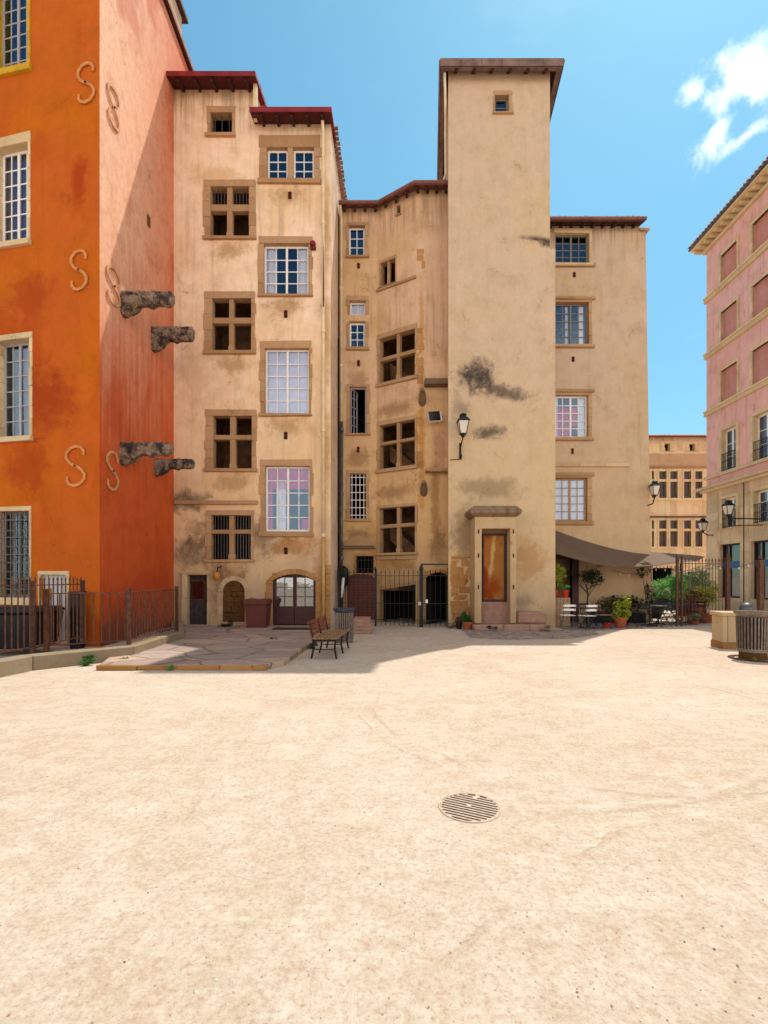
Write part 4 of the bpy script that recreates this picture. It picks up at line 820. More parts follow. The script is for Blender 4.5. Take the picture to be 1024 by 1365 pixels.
# floodlight on turret
q=at(580,556,17.75); T=thing('floodlight','small dark louvred floodlight in a white case on the turret wall','floodlight',tuple(q))
mb=MB(); mb.obox(q,(.46,.2,.34),R(18),0,R(-9)); mb.build('casing','white_paint',T,bevel=.01)
mb=MB(); c_=q+Vector((-.03,-.12,0)); mb.obox(c_,(.44,.03,.33),R(18),0,R(-9)); o=mb.build('front','floodlight_dark',T); mb=MB()
for k in range(5): mb.obox(c_+Vector((-.14+.07*k,-.03-.02*(2-k)*-.5,(-.022*(2-k)))),(.008,.012,.2),R(18),0,R(-9)+R(10))
mb.build('louvres','metal_grey',o); mb=MB(); mb.bar(q+Vector((.15,.05,-.1)),q+Vector((.2,.3,-.12)),.04); mb.build('bracket','white_paint',T)

# ================================================================ TOWER
B=thing('plaster_tower','tall narrow beige tower with overhanging roof and one tiny top window','building',(4.1,17,0))
TL=(2.26,17.0); TR=(5.83,17.0)
F=Facade(TL,TR); xr=6.02
win(F,B,(660,127,678.5,151.7),(657,119,684.5,153),leaves=1,cols=1,rows=2,stone='stone_surround',fm='stone_cream' if 0 else 'teal_grey',cur=[(.1,.9,0,.4,'curtain_lilac')],proud=.015)
F.wall(B,'plaster_tower',13.3,19.62)
zz=13.3; Fl=Facade(TL,(xr,17.0)); 
Fl.wall(B,'plaster_tower',-.1,13.3)
mb=MB(); 
mb.poly([(5.83,17,13.3),(xr,17,13.3),(xr+.3,21.4,13.3),(6.3,21.4,13.3)])
mb.poly([(5.83,17,13.3),(6.3,21.4,13.3),(6.3,21.4,19.9),(5.83,17,19.9)]); mb.poly([(xr,17,-.1),(xr+.3,21.4,-.1),(xr+.3,21.4,13.3),(xr,17,13.3)])
mb.poly([(2.26,17,-.1),(2.26,17,19.9),(2.72,21.4,19.9),(2.72,21.4,-.1)]); mb.poly([(2.72,21.4,-.1),(2.72,21.4,19.9),(6.3,21.4,19.9),(6.3,21.4,-.1)]); mb.build('side_wall','plaster_tower',B,fix=False)
E0=(1.93,16.58);E1=(6.16,16.58);E2=(6.75,21.8);E3=(2.40,21.0+.5); ze=19.27; ap=Vector((4.3,19.1,20.9)); W4=[(2.26,17.0),(5.83,17.0),(6.3,21.4),(2.72,21.4)]
mb=MB(); n=4; Es=[E0,E1,E2,E3]
for k in range(4):
    a,b=Es[k],Es[(k+1)%4]; c,d=W4[(k+1)%4],W4[k]
    mb.hexa([(a[0],a[1],ze),(b[0],b[1],ze),(c[0],c[1],ze+.32),(d[0],d[1],ze+.32),(a[0],a[1],ze+.05),(b[0],b[1],ze+.05),(c[0],c[1],ze+.40),(d[0],d[1],ze+.40)])
rf=mb.build('soffit','timber_dark',B)
mb=MB()
for k in range(4):
    a,b=Es[k],Es[(k+1)%4]; A_=Vector((*a,0)); B_=Vector((*b,0)); L=(B_-A_).length; N=max(1,int(L/.62)); nd=(B_-A_).normalized(); nn=Vector((nd.y,-nd.x,0))
    for q in range(N):
        p0=A_+nd*(L*q/N+.004); p1=A_+nd*(L*(q+1)/N-.004)
        mb.hexa([p0+Vector((0,0,ze+.02)),p1+Vector((0,0,ze+.02)),p1-nn*.2+Vector((0,0,ze+.04)),p0-nn*.2+Vector((0,0,ze+.04)),p0+nn*.05+Vector((0,0,ze+.23)),p1+nn*.05+Vector((0,0,ze+.23)),p1-nn*.2+Vector((0,0,ze+.29)),p0-nn*.2+Vector((0,0,ze+.29))])
plain('cornice_tile',srgb(150,122,112,.62),.85,0,.35,3,.4); mb.build('cornice_tiles','cornice_tile',B)
mb=MB()
for k in range(4): a,b=Es[k],Es[(k+1)%4]; mb.poly([(a[0],a[1],ze+.28),(b[0],b[1],ze+.28),ap])
mb.build('roof','tile',B,fix=False)
for k in range(6):
    x=2.5+k*.62; mb=MB(); mb.hexa([(x-.05,16.68,ze+.0-.06),(x+.05,16.68,ze-.06),(x+.05,17.02,ze+.18),(x-.05,17.02,ze+.18),(x-.05,16.68,ze+.06),(x+.05,16.68,ze+.06),(x+.05,17.02,ze+.32),(x-.05,17.02,ze+.32)]); mb.build('rafter','timber_dark',rf)
pipe(B,[(2.1,16.75,19.2),(2.12,16.8,18.7),(2.2,17.3,18.2),(2.22,17.5,17.8),(2.24,17.6,16.4),(2.15,17.7,16.2)],.045,'cream_pipe')
q0=at(600,613,16.97); q1=at(615.5,612,16.97); pipe(B,[q0,q1,at(615.5,606,16.9)],.012,'black_paint','cable')
# rough stone base on the left
blocks(Fl,B,Fl.px(601,800)[0],Fl.px(628,800)[0],.0,Fl.px(610,742)[1],.42,.24,.02,'stone_ochre','rough_stone_base',.03,rag=.12)
plaster('cap_stone',srgb(170,140,112,.64),srgb(160,124,84,.62),srgb(40,32,32,.6),streak=.7,damp=0,bump=.8)
# portal
P=thing('stone_portal','ochre stone doorway with dark capstone and rusty panel against the tower','portal',(4.1,16.4,0))
YP=16.15; g_=lambda x,y:at(x,y,YP)
def pbox(mb,x0,y0,x1,y1,ya,yb,j=.004): a=g_(x0,y1); b=g_(x1,y0); mb.box(a.x,b.x,ya,yb,a.z,b.z,j)
mb=MB(); pbox(mb,633,704,642.3,831,YP,YP+.85); a=g_(633,831); 
mb.build('pilaster','stone_portal',P,bevel=.015); mb=MB(); pbox(mb,680.4,704,688.6,831,YP,YP+.85); mb.build('pilaster','stone_portal',P,bevel=.015)
mb=MB(); pbox(mb,633,688.5,688.8,704.5,YP-.01,YP+.85); mb.build('frieze','stone_portal',P,bevel=.01)
mb=MB(); a=g_(625.5,689); b=g_(693.8,676); zt=g_(0,674)[2]; zb_=g_(0,688)[2]
mb.hexa([(a.x+.12,YP-.06,zb_-.02),(b.x-.12,YP-.06,zb_-.02),(b.x-.12,17,zb_-.02),(a.x+.12,17,zb_-.02),(a.x,YP-.22,zb_+.08),(b.x,YP-.22,zb_+.08),(b.x,17,zb_+.08),(a.x,17,zb_+.08)])
mb.hexa([(a.x,YP-.22,zb_+.08),(b.x,YP-.22,zb_+.08),(b.x,17,zb_+.08),(a.x,17,zb_+.08),(a.x,YP-.22,zb_+.2),(b.x,YP-.22,zb_+.2),(b.x,17,zb_+.2),(a.x,17,zb_+.2)])
mb.hexa([(a.x+.02,YP-.2,zb_+.2),(b.x-.02,YP-.2,zb_+.2),(b.x-.02,17,zb_+.2),(a.x+.02,17,zb_+.2),(a.x+.14,YP-.06,zt-.01),(b.x-.14,YP-.06,zt-.01),(b.x-.14,17,zt-.01),(a.x+.14,17,zt-.01)])
mb.build('capstone','cap_stone',P,bevel=.02)
plaster('rust_panel',srgb(206,140,74,.62),srgb(186,84,10,.7),srgb(96,34,10,.7),streak=.6,warmamt=1.0,damp=0,bump=.4,patch=(srgb(150,52,8,.8),.48,.58,.85,1.4),stains=[((3.72,16.9,2.5),(.09,1.1),R(6),srgb(232,196,130,.7),.95),((3.75,16.9,1.45),(.35,.42),0,srgb(160,58,8,.75),.8)])
mb=MB(); a=at(643,801,16.62); b=at(674,712,16.62); mb.box(a.x,b.x,16.62,16.7,a.z,b.z); d_=mb.build('door_panel','rust_panel',P)
t_=.05; mb=MB(); mb.box(a.x,b.x,16.585,16.66,a.z-.02,a.z+t_); mb.box(a.x,b.x,16.585,16.66,b.z-t_,b.z+.02); mb.box(a.x-.0,a.x+t_,16.58,16.655,a.z,b.z); mb.box(b.x-t_,b.x+.03,16.58,16.655,a.z,b.z); mb.build('panel_frame','old_door',d_)
mb=MB(); c_=at(643,831,16.6); mb.box(c_.x-.02,b.x+.2,16.55,16.75,.15,a.z-.03,.004); mb.build('lower_slab','step_stone',P,bevel=.01)
mb=MB(); mb.box(c_.x-.3,g_(688,0).x,16.72,17.0,.1,g_(0,700).z); mb.build('recess_back','stone_surround',P)
mb=MB(); 
for xx,ys in ((638,(708,740,782)),(684.5,(708,740,782))):
    for yy in ys: q=g_(xx,yy); mb.box(q.x-.02,q.x+.02,YP-.02,YP+.02,q.z-.08,q.z+.05,.006)
mb.build('hinge_stub','iron_dark',P)
mb=MB(); a=at(632,841,15.92); b=at(733.5,831.5,15.92); x=a.x
while x<b.x-.05: x2=min(x+rnd.uniform(.7,1.0),b.x); mb.box(x,x2-.01,15.9,16.95,-.02,.2,.015); x=x2
mb.build('step','step_stone',P,bevel=.03)
mb=MB(); a=at(690,830,16.25); b=at(729,817,16.25); mb.box(a.x,b.x,16.25,16.95,.2,b.z+.02,.02); mb.build('bench_block','step_stone',P,bevel=.05)

# ================================================================ RIGHT HOUSE
B=thing('right_house','beige house right of the tower with tiled eaves and brown awning','building',(8.3,19.2,0)); Y3=19.2
F=Facade((6.15,Y3),(10.15,Y3))
win(F,B,(740.5,310.4,785.4,351.8),(738,303,790,356),rows=4,fm='teal_grey',stone='stone_portal',skip='l',glass='glass')
win(F,B,(740,403,784.8,460),(738,397,790,464),rows=5,fm='teal_grey',stone='stone_surround',skip='l',cur=[(.36,.44,0,1,'curtain_lilac'),(.76,.9,0,1,'curtain_white')])
win(F,B,(740.5,526.7,784,583),(738,520,790,587),rows=5,fm='white_paint',stone='stone_surround',skip='l',cur=[(.1,.5,.05,.75,'curtain_pink'),(.5,.72,.3,.75,'curtain_pink'),(.76,.98,0,1,'curtain_white'),(.0,.14,0,1,'curtain_white')])
win(F,B,(740,637,782.8,694.6),(738,631,790,700),rows=5,fm='stone_surround',stone='stone_surround',skip='l',cur=[(.0,1,0,1,'curtain_white')])
for b in ((739,396.5,793.5,399.8),(739,460.6,792.5,464.2),(739,352.2,793,356.3),(739,519.5,792,523.3),(739,583.8,791,587.6),(739,630.5,792,635),(739,695,791,700)): ledge(F,B,b,.09)
ledge(F,B,(739,617.7,838.7,622.3),.07,'stone_portal')
for b in ((763.5,363,767.5,369.5),(762,475.7,766,482),(761.5,598,765,605)): vent(F,B,b)
# doorway behind the tower's corner
r=F.rect((741,745,762,826)); F.holes.append((r[0],r[1],-.1,r[3])); mb=MB(); F.box(mb,r[1],r[1]+.26,0,r[3]+.15,-.2,.08); F.box(mb,r[0],r[1],r[3],r[3]+.15,-.2,.08); W=mb.build('doorway','door_brown',B); F.room(W,(r[0],r[1],-.1,r[3]),1.0,'plaster_pale')
F.wall(B,'plaster_right',-.1,15.83)
mb=MB(); 
mb.hexa([(10.152,Y3+.03,-.1),(10.63,Y3+.03,-.1),(10.63,24,-.1),(10.152,24,-.1),(10.152,Y3+.03,15.5),(10.40,Y3+.03,15.5),(10.40,24,15.5),(10.152,24,15.5)]); mb.build('buttress','plaster_right',B)
mb=MB(); mb.box(10.12,10.5,Y3-.08,20,15.5,15.58); mb.build('buttress_cap','tile',B)
body(B,[((10.15,Y3),(10.15,24)),((10.15,24),(6.15,24))],[(6.15,Y3),(10.15,Y3),(10.15,24),(6.15,24)],15.8,'plaster_right')
eave(F,B,-.25,4.0,15.60,.4,5,th=.10,slope=.25,mat='gutter_brown',soff='timber_dark',nraf=10,tiles=5,gut='gutter_brown',rd=.1)
# awning
def sail():
    c=[Vector((6.12,17.25,2.62)),Vector((11.2,17.35,2.34)),Vector((13.4,20.2,2.62)),Vector((6.35,19.1,3.72))]; mb=MB(); n=30; mrows=14; idx={}
    for i in range(n+1):
        for j in range(mrows+1):
            u=i/n;v_=j/mrows; p=(c[0]*(1-u)+c[1]*u)*(1-v_)+(c[3]*(1-u)+c[2]*u)*v_
            sag=-.42*math.sin(math.pi*min(1,u*1.05))*(1-.35*v_)*(1-.3*u)+.07*math.sin(v_*9+u*3)*math.exp(-u*2.2)*(1-u); p=p+Vector((0,0,sag)); idx[i,j]=len(mb.v); mb.v.append(tuple(p))
    for i in range(n):
        for j in range(mrows): mb.f.append([idx[i,j],idx[i+1,j],idx[i+1,j+1],idx[i,j+1]])
    o=mb.build('shade_sail','awning_cloth',None,smooth=True,fix=False); s=o.modifiers.new('t','SOLIDIFY'); s.thickness=.012
    tag(o,'brown sagging cloth awning stretched from the tower over the café terrace','awning')
sail()

# ================================================================ FAR HOUSE
B=thing('far_house','low ochre stone house with rows of mullioned windows far at the back','building',(21,34,0))
F=Facade((15.5,34),(26,34))
def farw(xs,ys,name='window'):
    U=[F.px(a,600)[0] for a in xs]; Z=[F.px(900,a)[1] for a in ys]
    i=(U[0],U[1],Z[1],Z[0]); F.holes.append(i); return i
rows=[((628,638.5),(642,664)),((693.5,704.6),(708,728.8))]; cols=[(868.5,871.5),(878.5,888.3),(893.3,903),(911.5,921),(926.5,935.9)]
for (ya,yb) in rows:
    for c_ in cols:
        i=farw(c_,(ya[0],yb[1])); mb=MB(); F.box(mb,i[0],i[1],F.px(900,ya[1]+3.4)[1],F.px(900,ya[1]+.2)[1],-.2,.0); F.box(mb,i[0]-.1,i[1]+.1,i[2]-.12,i[2],-.1,.08); F.box(mb,i[0]-.09,i[0],i[2],i[3]+.1,-.1,.045);F.box(mb,i[1],i[1]+.09,i[2],i[3]+.1,-.1,.045)
        W=mb.build('window','stone_far',B); g=MB(); g.poly([F.pt(i[0],i[2],-.15),F.pt(i[1],i[2],-.15),F.pt(i[1],i[3],-.15),F.pt(i[0],i[3],-.15)]); g.build('pane','glass_shop',W,fix=False); F.room(W,i,1.,'interior_dark',m=.02)
for xs,ys in (((885.7,893.5),(591,601.6)),((918.8,926.5),(591.4,601.6))):
    i=farw(xs,ys); mb=MB(); F.ring(mb,(i[0]-.22,i[1]+.28,i[2]-.02,i[3]+.15),i,-.2,.03); W=mb.build('window','stone_far',B); F.room(W,i,1,'interior_brown',m=.02); curtain(F,W,i[0],i[0]+.2,i[2],i[2]+.3,'curtain_white')
i=farw((870,898),(757,803)); i2=farw((916.5,927),(762,803))
mb=MB(); F.box(mb,i[0],i[0]+.06,i[2],i[3],-.2,-.1); W=mb.build('doorway','old_door',B); F.room(W,i,2,'interior_dark',m=.05); mb=MB(); F.box(mb,i2[0],i2[0]+.06,i2[2],i2[3],-.2,-.1); W=mb.build('doorway','old_door',B); F.room(W,i2,2,'interior_dark',m=.05)
F.wall(B,'stone_far',-.1,11.7)
mb=MB(); r=F.rect((860,605,960,621)); F.box(mb,r[0],r[1],r[2],r[3],-.02,.04); mb.build('pale_band','stone_cream',B)
ledge(F,B,(860,688,950,690),.15,'stone_dark'); ledge(F,B,(862,665,950,667.5),.12,'stone_far'); ledge(F,B,(862,622,950,624.5),.1,'stone_surround')
body(B,[],[(15.5,34),(26,34),(26,40),(15.5,40)],11.7,'stone_far')
eave(F,B,0,10.5,11.5,.4,6,th=.08,slope=.30,mat='red_roof',soff='timber_dark',nraf=0,tiles=6)

# ================================================================ PINK HOUSE
B=thing('pink_house','tall pink house with stone ground floor and panelled blind windows at right','building',(18,27,0))
QP=(18.0,27.0); QE=(17.63,17.0); F=Facade(QP,QE); 
zc=F.px(943,650)[1]; ztop=19.95
def usp(x0,x1): return F.px(x0,600)[0],F.px(x1,600)[0]
def zat(x,y): return F.px(x,y)[1]
c1=(F.px(959.5,600)[0],F.px(985.5,600)[0]); c2=(F.px(1001,600)[0],F.px(1001,600)[0]+c1[1]-c1[0]+.15)
pitch=c2[0]-c1[0]; c3=(c2[0]+pitch,c2[1]+pitch)
def blind(c,z0,z1):
    F.holes.append((c[0]+.12,c[1]-.12,z0,z1-.12)); i=(c[0]+.12,c[1]-.12,z0,z1-.12); mb=MB(); F.ring(mb,(c[0],c[1],z0,z1),i,-.1,.05,blocks=False,skip='b',j=0); W=mb.build('blind_window','stone_cream',B)
    mb=MB(); mb.poly([F.pt(i[0],i[2],-.12),F.pt(i[1],i[2],-.12),F.pt(i[1],i[3],-.12),F.pt(i[0],i[3],-.12)]); mb.build('panel','paint_pink_panel',W,fix=False)
zr=[(zat(960,385),zat(960,340)),(zat(960,459),zat(960,415)),(zat(960,539),zat(960,493))]
for c in (c1,c2,c3):
    for z0,z1 in zr: blind(c,z0,z1)
for y,xx in ((402,942),(476.5,942),(553,942)):
    z=zat(xx,y); mb=MB(); F.box(mb,-.1,F.len,z-.12,z+.1,-.02,.10); F.box(mb,-.1,F.len,z+.1,z+.17,-.02,.16); mb.build('string_course','stone_cream',B)
def french(c,z0,z1,stone,rail=True,wm='white_paint'):
    i=(c[0]+.18,c[1]-.18,z0,z1-.15); F.holes.append((i[0]-.02,i[1]+.02,i[2]-.02,i[3]+.02)); mb=MB(); F.ring(mb,(c[0],c[1],z0-.02,z1),i,-.28,.05,blocks=False,j=0); W=mb.build('window',stone,B); F.room(W,i,1.4,'interior_dark',m=.1); casement(F,W,i,.2,2,1,3,wm,fr=.1,glass='glass_shop'); curtain(F,W,i[0],i[1],i[2],i[3],'curtain_dusk',d=-.3)
    if rail:
        g=MB(); 
        for zz in (z0+.08,z0+.55,z0+.95): g.bar(F.pt(i[0],zz,.02),F.pt(i[1],zz,.02),.03)
        for k in range(11): x=i[0]+(i[1]-i[0])*k/10; g.bar(F.pt(x,z0+.05,.02),F.pt(x,z0+.95,.02),.018)
        g.build('railing','black_paint',W)
zf=(zat(960,631),zat(960,572)); zg=(zat(966,705),zat(966,661))
for c in (c1,c2,c3): french(c,zf[0],zf[1],'stone_cream'); 
for c in (c1,c2,c3): french((c[0]+.05,c[1]-.0),zg[0],zg[1],'stone_cream'); 
# shop fronts
zsh=(zat(960,796),zat(960,726))
for n_,c in enumerate((c1,c2,c3)):
    i=(c[0]-.02,c[1]+.05,zsh[0],zsh[1]); F.holes.append(i); mb=MB(); t_=.09; d0,d1=-.26,-.18
    F.box(mb,i[0],i[0]+t_,i[2],i[3],d0,d1); F.box(mb,i[1]-t_,i[1],i[2],i[3],d0,d1); F.box(mb,i[0]+t_,i[1]-t_,i[3]-t_,i[3],d0,d1); F.box(mb,i[0]+t_,i[1]-t_,i[2],i[2]+t_,d0,d1); F.box(mb,i[0]+.5,i[0]+.55,i[2]+t_,i[3]-t_,d0,d1)
    W=mb.build('shop_window','black_paint',B); F.room(W,i,2,'plaster_pale',m=.1); g=MB(); g.poly([F.pt(i[0],i[2],-.24),F.pt(i[1],i[2],-.24),F.pt(i[1],i[3],-.24),F.pt(i[0],i[3],-.24)]); g.build('pane','glass_shop',W,fix=False)
    zb0=i[2]+(i[3]-i[2])*.56; g=MB(); F.box(g,i[0]+t_,i[1]-t_,zb0,zb0+.32,-.19,-.16); bs=g.build('sign_band','blue_sign',W)
    if n_==1:
        cu=bpy.data.curves.new('sign_letter','FONT'); cu.body='b'; cu.size=.42; cu.extrude=.006; to=bpy.data.objects.new('sign_letter',cu); C.objects.link(to)
        bpy.context.view_layer.update(); me=bpy.data.meshes.new_from_object(to); bpy.data.objects.remove(to); lo=bpy.data.objects.new('sign_letter',me); me.materials.append(M['white_paint']); C.objects.link(lo); lo.parent=bs
        org=Vector((18,27,0)); ang=math.atan2(F.d.y,F.d.x); lo.location=F.pt(i[0]+.25,zb0+.02,-.15)-org; lo.rotation_euler=(R(90),0,ang)
F.wall(B,'stone_grey_beige',-.1,zc); F.wall(B,'paint_pink',zc,ztop)
mb=MB(); F.box(mb,-.45,F.len,zc-.16,zc-.02,-.02,.40); F.box(mb,-.25,F.len,zc-.3,zc-.16,-.02,.22); F.box(mb,-.1,F.len,zc+.42,zc+.58,-.02,.12); mb.build('cornice','stone_grey_beige',B)
# block joints on the ground floor
for (a,b) in ((.0,c1[0]-.12),(c1[1]+.12,c2[0]-.12),(c2[1]+.12,c3[0]-.12)):
    mb=MB(); F.box(mb,a+.012,b-.012,.0,zc-.32,-.02,.018)
    for k in range(13):
        z=k*.44
        if z+.43<zc-.3: F.box(mb,a+.006,b-.006,z+.006,z+.434,-.01,.03+rnd.uniform(-.004,.004))
    mb.build('ashlar_pier','stone_grey_beige',B,bevel=.01)
mb=MB(); F.box(mb,0,F.len,-.05,.55,-.02,.07); mb.build('plinth','stone_grey_beige',B)
body(B,[((28,27.4),QP),((28,27.4),(28,17)),(QE,(28,17))],[QP,QE,(28,17),(28,27.4)],ztop,'paint_pink')
# eaves with brackets
mb=MB(); F.box(mb,-.15,F.len,ztop-.12,ztop+.06,-.1,.14); F.box(mb,-.5,F.len,ztop+.28,ztop+.36,-.1,.60); mb.build('eaves_cornice','stone_cream',B)
mb=MB(); F.box(mb,-.55,F.len,ztop+.36,ztop+.47,-.1,.68); mb.build('gutter','zinc',B)
for k in range(22):
    u=-.35+k*.46; mb=MB(); F.box(mb,u-.07,u+.07,ztop+.10,ztop+.27,0,.46); mb.build('eaves_bracket','stone_cream',B)
tile_field(F,B,-.55,F.len,ztop+.49,.72,.3,5,.24)
mb=MB(); mb.poly([F.pt(-.55,ztop+.48,.65),F.pt(F.len,ztop+.48,.65),F.pt(F.len,ztop+2.2,-5),F.pt(-.55,ztop+2.2,-5)]); mb.build('roof','tile',B,fix=False)
mb=MB(); u,_=F.px(993,650); mb.tube([F.pt(u,.3,.06),F.pt(u,zc-.3,.06)],.018,6); mb.build('cable','black_paint',B)
# ================================================================ LOW KERB WALL AND RAILINGS (left)
KP=[(-7.1,6.2),(-6.6,9.1),(-5.36,10.38),(-5.5,13.3),(-6.9,16.55)]; KH=.28
def inset(pts,d):
    out=[]
    for i,p in enumerate(pts):
        a=Vector(pts[max(i-1,0)]); b=Vector(pts[min(i+1,len(pts)-1)]); 
        n1=None; q=Vector(p); ns=[]
        if i>0: e=(q-Vector(pts[i-1])).normalized(); ns.append(Vector((-e.y,e.x)))
        if i<len(pts)-1: e=(Vector(pts[i+1])-q).normalized(); ns.append(Vector((-e.y,e.x)))
        n=sum(ns,Vector((0,0)))/len(ns); n=n/ max(.3,n.dot(ns[0])); out.append(tuple(q+n*d))
    return out
B=thing('low_kerb_wall','low pale stone kerb wall carrying the brown railings','low wall',(-6,10,0))
KI=inset(KP,.34)
for k in range(4):
    a,b,c,d=KP[k],KP[k+1],KI[k+1],KI[k]; A_=Vector(a);L=(Vector(b)-A_).length; n=max(1,round(L/1.5))
    for q in range(n):
        f0,f1=q/n,(q+1)/n; g0=.004/L; lp=lambda p,r,f:(p[0]+(r[0]-p[0])*f,p[1]+(r[1]-p[1])*f)
        P4=[lp(a,b,f0+g0),lp(a,b,f1-g0),lp(d,c,f1-g0),lp(d,c,f0+g0)]; mb=MB(); mb.prism(P4,-.05,KH+rnd.uniform(-.004,.004)); mb.build('kerb_block','kerb_stone',B,bevel=.015)
def railing(name,label,pts,z0,h,mat,post=.075,step=.135,spear=False,posts=(),group=None,cat='railing',bar=.026,toprail='iron_rust'):
    T=thing(name,label,cat,(pts[0][0],pts[0][1],0),group); 
    for p in posts: 
        mb=MB(); mb.box(p[0]-post/2,p[0]+post/2,p[1]-post/2,p[1]+post/2,z0-.02,z0+h+.07); mb.box(p[0]-post*.6,p[0]+post*.6,p[1]-post*.6,p[1]+post*.6,z0+h+.07,z0+h+.09); mb.build('post',mat,T)
    mr=MB(); mbars=0
    for a,b in zip(pts,pts[1:]):
        A_=Vector((*a,0));B_=Vector((*b,0)); up=Vector((0,0,1))
        mr.bar(A_+up*(z0+h),B_+up*(z0+h),.045,.02); mr.bar(A_+up*(z0+.10),B_+up*(z0+.10),.04,.02)
        L=(B_-A_).length; n=max(1,int(L/step))
        for k in range(n):
            p=A_+(B_-A_)*(k+.5)/n; mb=MB(); top=z0+h-.01 if not spear else z0+h+.09
            mb.tube([p+up*(z0+.10),p+up*top],bar/2,6)
            if spear: mb.tube([p+up*(top-.0),p+up*(top+.02),p+up*(top+.09)],[.009,.02,.002],6)
            mb.build('bar',mat,T)
    mr.build('rail',toprail,T); return T
railing('spiked_railing','brown spiked iron railing on the kerb at the far left',[(-7.25,6.7),(-6.93,9.55),(-6.98,11.2)],KH,1.32,'iron_rust',spear=True,posts=[(-6.93,9.55),(-6.98,11.2)])
railing('plain_railing','brown flat topped railing on the kerb before the orange corner',[(-6.78,9.72),(-5.60,10.62),(-5.66,13.2)],KH,1.15,'iron_rust',posts=[(-6.78,9.72),(-5.60,10.62),(-5.66,13.2)])
for (x,y,h,lb) in ((-7.6,12.0,1.25,'dark squat post standing beside the orange corner'),):
    o=MB(); o.box(x-.12,x+.12,y-.12,y+.12,0,h+.1); o.box(x-.15,x+.15,y-.15,y+.15,h+.1,h+.16); tag(o.build('gate_post','black_paint',bevel=.01),lb,'post')
# big dark container behind the railing
T=thing('waste_container','large black waste container behind the brown spiked railing','container',(-8.6,11.2,0))
mb=MB(); mb.hexa([(-9.3,10.6,.15),(-7.85,10.9,.15),(-7.95,11.8,.15),(-9.4,11.5,.15),(-9.4,10.5,.95),(-7.75,10.8,.95),(-7.85,11.9,.95),(-9.5,11.6,.95)]); mb.build('body','black_paint',T,bevel=.03)
mb=MB(); mb.hexa([(-9.45,10.45,.96),(-7.7,10.75,.96),(-7.8,11.95,.96),(-9.55,11.65,.96),(-9.35,10.6,1.08),(-7.8,10.9,1.08),(-7.9,11.85,1.08),(-9.45,11.55,1.08)]); mb.build('lid','black_paint',T,bevel=.03)
for x,y in ((-9.1,10.65),(-8.0,10.9)): mb=MB(); mb.tube([(x,y-.04,.1),(x,y+.04,.1)],.1,12); mb.build('wheel','black_paint',T)

# ================================================================ BENCH
def bench():
    T=thing('park_bench','wooden slatted bench with iron legs at the edge of the terrace','bench',(-1.25,11.2,0))
    L=1.75
    def leg(y):
        mb=MB(); mb.tube([(-.28,y,.0),(-.23,y,.22),(-.24,y,.42),(-.33,y,.8)],[.022,.024,.024,.02],6); mb.tube([(.27,y,.0),(.23,y,.22),(.25,y,.41)],[.022,.024,.022],6); mb.bar((-.24,y,.39),(.26,y,.40),.035,.04); mb.bar((-.2,y,.2),(.22,y,.2),.02,.02); return mb
    def w(mb): mb.v=[tuple(Vector((-1.22,11.22,0))+Matrix.Rotation(R(-5),3,'Z')@Vector(v)) for v in mb.v]; return mb
    for y in (-.8,0,.8): w(leg(y)).build('leg','iron_dark',T)
    for k in range(6): x=-.2+k*.093; mb=MB(); mb.box(x-.036,x+.036,-.9,.9,.425+.004*abs(k-2.5),.455+.004*abs(k-2.5)); w(mb).build('seat_slat','wood_seat',T,bevel=.006)
    for k in range(4):
        z=.52+k*.085; x=-.245-.22*(z-.42); mb=MB(); mb.hexa([(x-.014,-.9,z-.032),(x+.014,-.9,z-.032),(x+.014,.9,z-.032),(x-.014,.9,z-.032),(x-.03,-.9,z+.032),(x-.004,-.9,z+.032),(x-.004,.9,z+.032),(x-.03,.9,z+.032)]); w(mb).build('back_slat','wood_slat',T,bevel=.006)
bench()
def litter(name,label,c,r0,r1,rl,h,mat,lid,loc_ring=True,nsl=30,z0=.0,group=None):
    T=thing(name,label,'litter bin',(c[0],c[1],0)); x,y=c
    for k in range(nsl):
        a=2*math.pi*k/nsl; ca,sa=math.cos(a),math.sin(a); mb=MB(); mb.bar((x+r0*ca,y+r0*sa,z0+.12),(x+r1*ca,y+r1*sa,z0+h*.88),.030,.02); mb.build('slat',mat,T)
    mb=MB(); mb.lathe((x,y,0),[(r0*.93,z0+.12),(r1*.93,z0+h*.86),(r1*.86,z0+h*.86),(r0*.86,z0+.14)],28,cap=False); mb.build('liner','interior_dark',T)
    mb=MB(); mb.lathe((x,y,0),[(r0*1.06,z0+.06),(r0*1.06,z0+.13),(r0*.9,z0+.13),(r0*.9,z0+.06)],32,cap=False); mb.build('lower_ring',mat,T)
    mb=MB(); mb.lathe((x,y,0),[(r0*.95,0),(r0*.92,z0+.08)],28); mb.build('base','rubble' if z0>.05 else mat,T)
    mb=MB(); mb.lathe((x,y,0),[(r1*.98,z0+h*.88),(rl*.98,z0+h*.96),(rl,z0+h),(rl*.93,z0+h),(rl*.8,z0+h*.93),(r1*.8,z0+h*.88)],32,cap=False); o=mb.build('top_rim',lid,T)
    n=36
    for _ in range(1):
        mb=MB()
        for k in range(n):
            a=2*math.pi*k/n; ca,sa=math.cos(a),math.sin(a); mb.bar((x+rl*.95*ca,y+rl*.95*sa,z0+h+.005),(x+rl*.55*ca,y+rl*.55*sa,z0+h*.985),.02,.012)
        mb.build('rim_teeth',lid,o)
    return T
litter('litter_bin','grey slatted litter bin standing behind the wooden bench',(-1.08,13.1),.24,.245,.30,.92,'bin_slat','bin_slate_blue')
T=litter('litter_bin','grey metal litter bin at the right edge before the stone wall',(7.97,10.45),.272,.292,.352,.92,'bin_slat','bin_slat',z0=.10)
mb=MB()
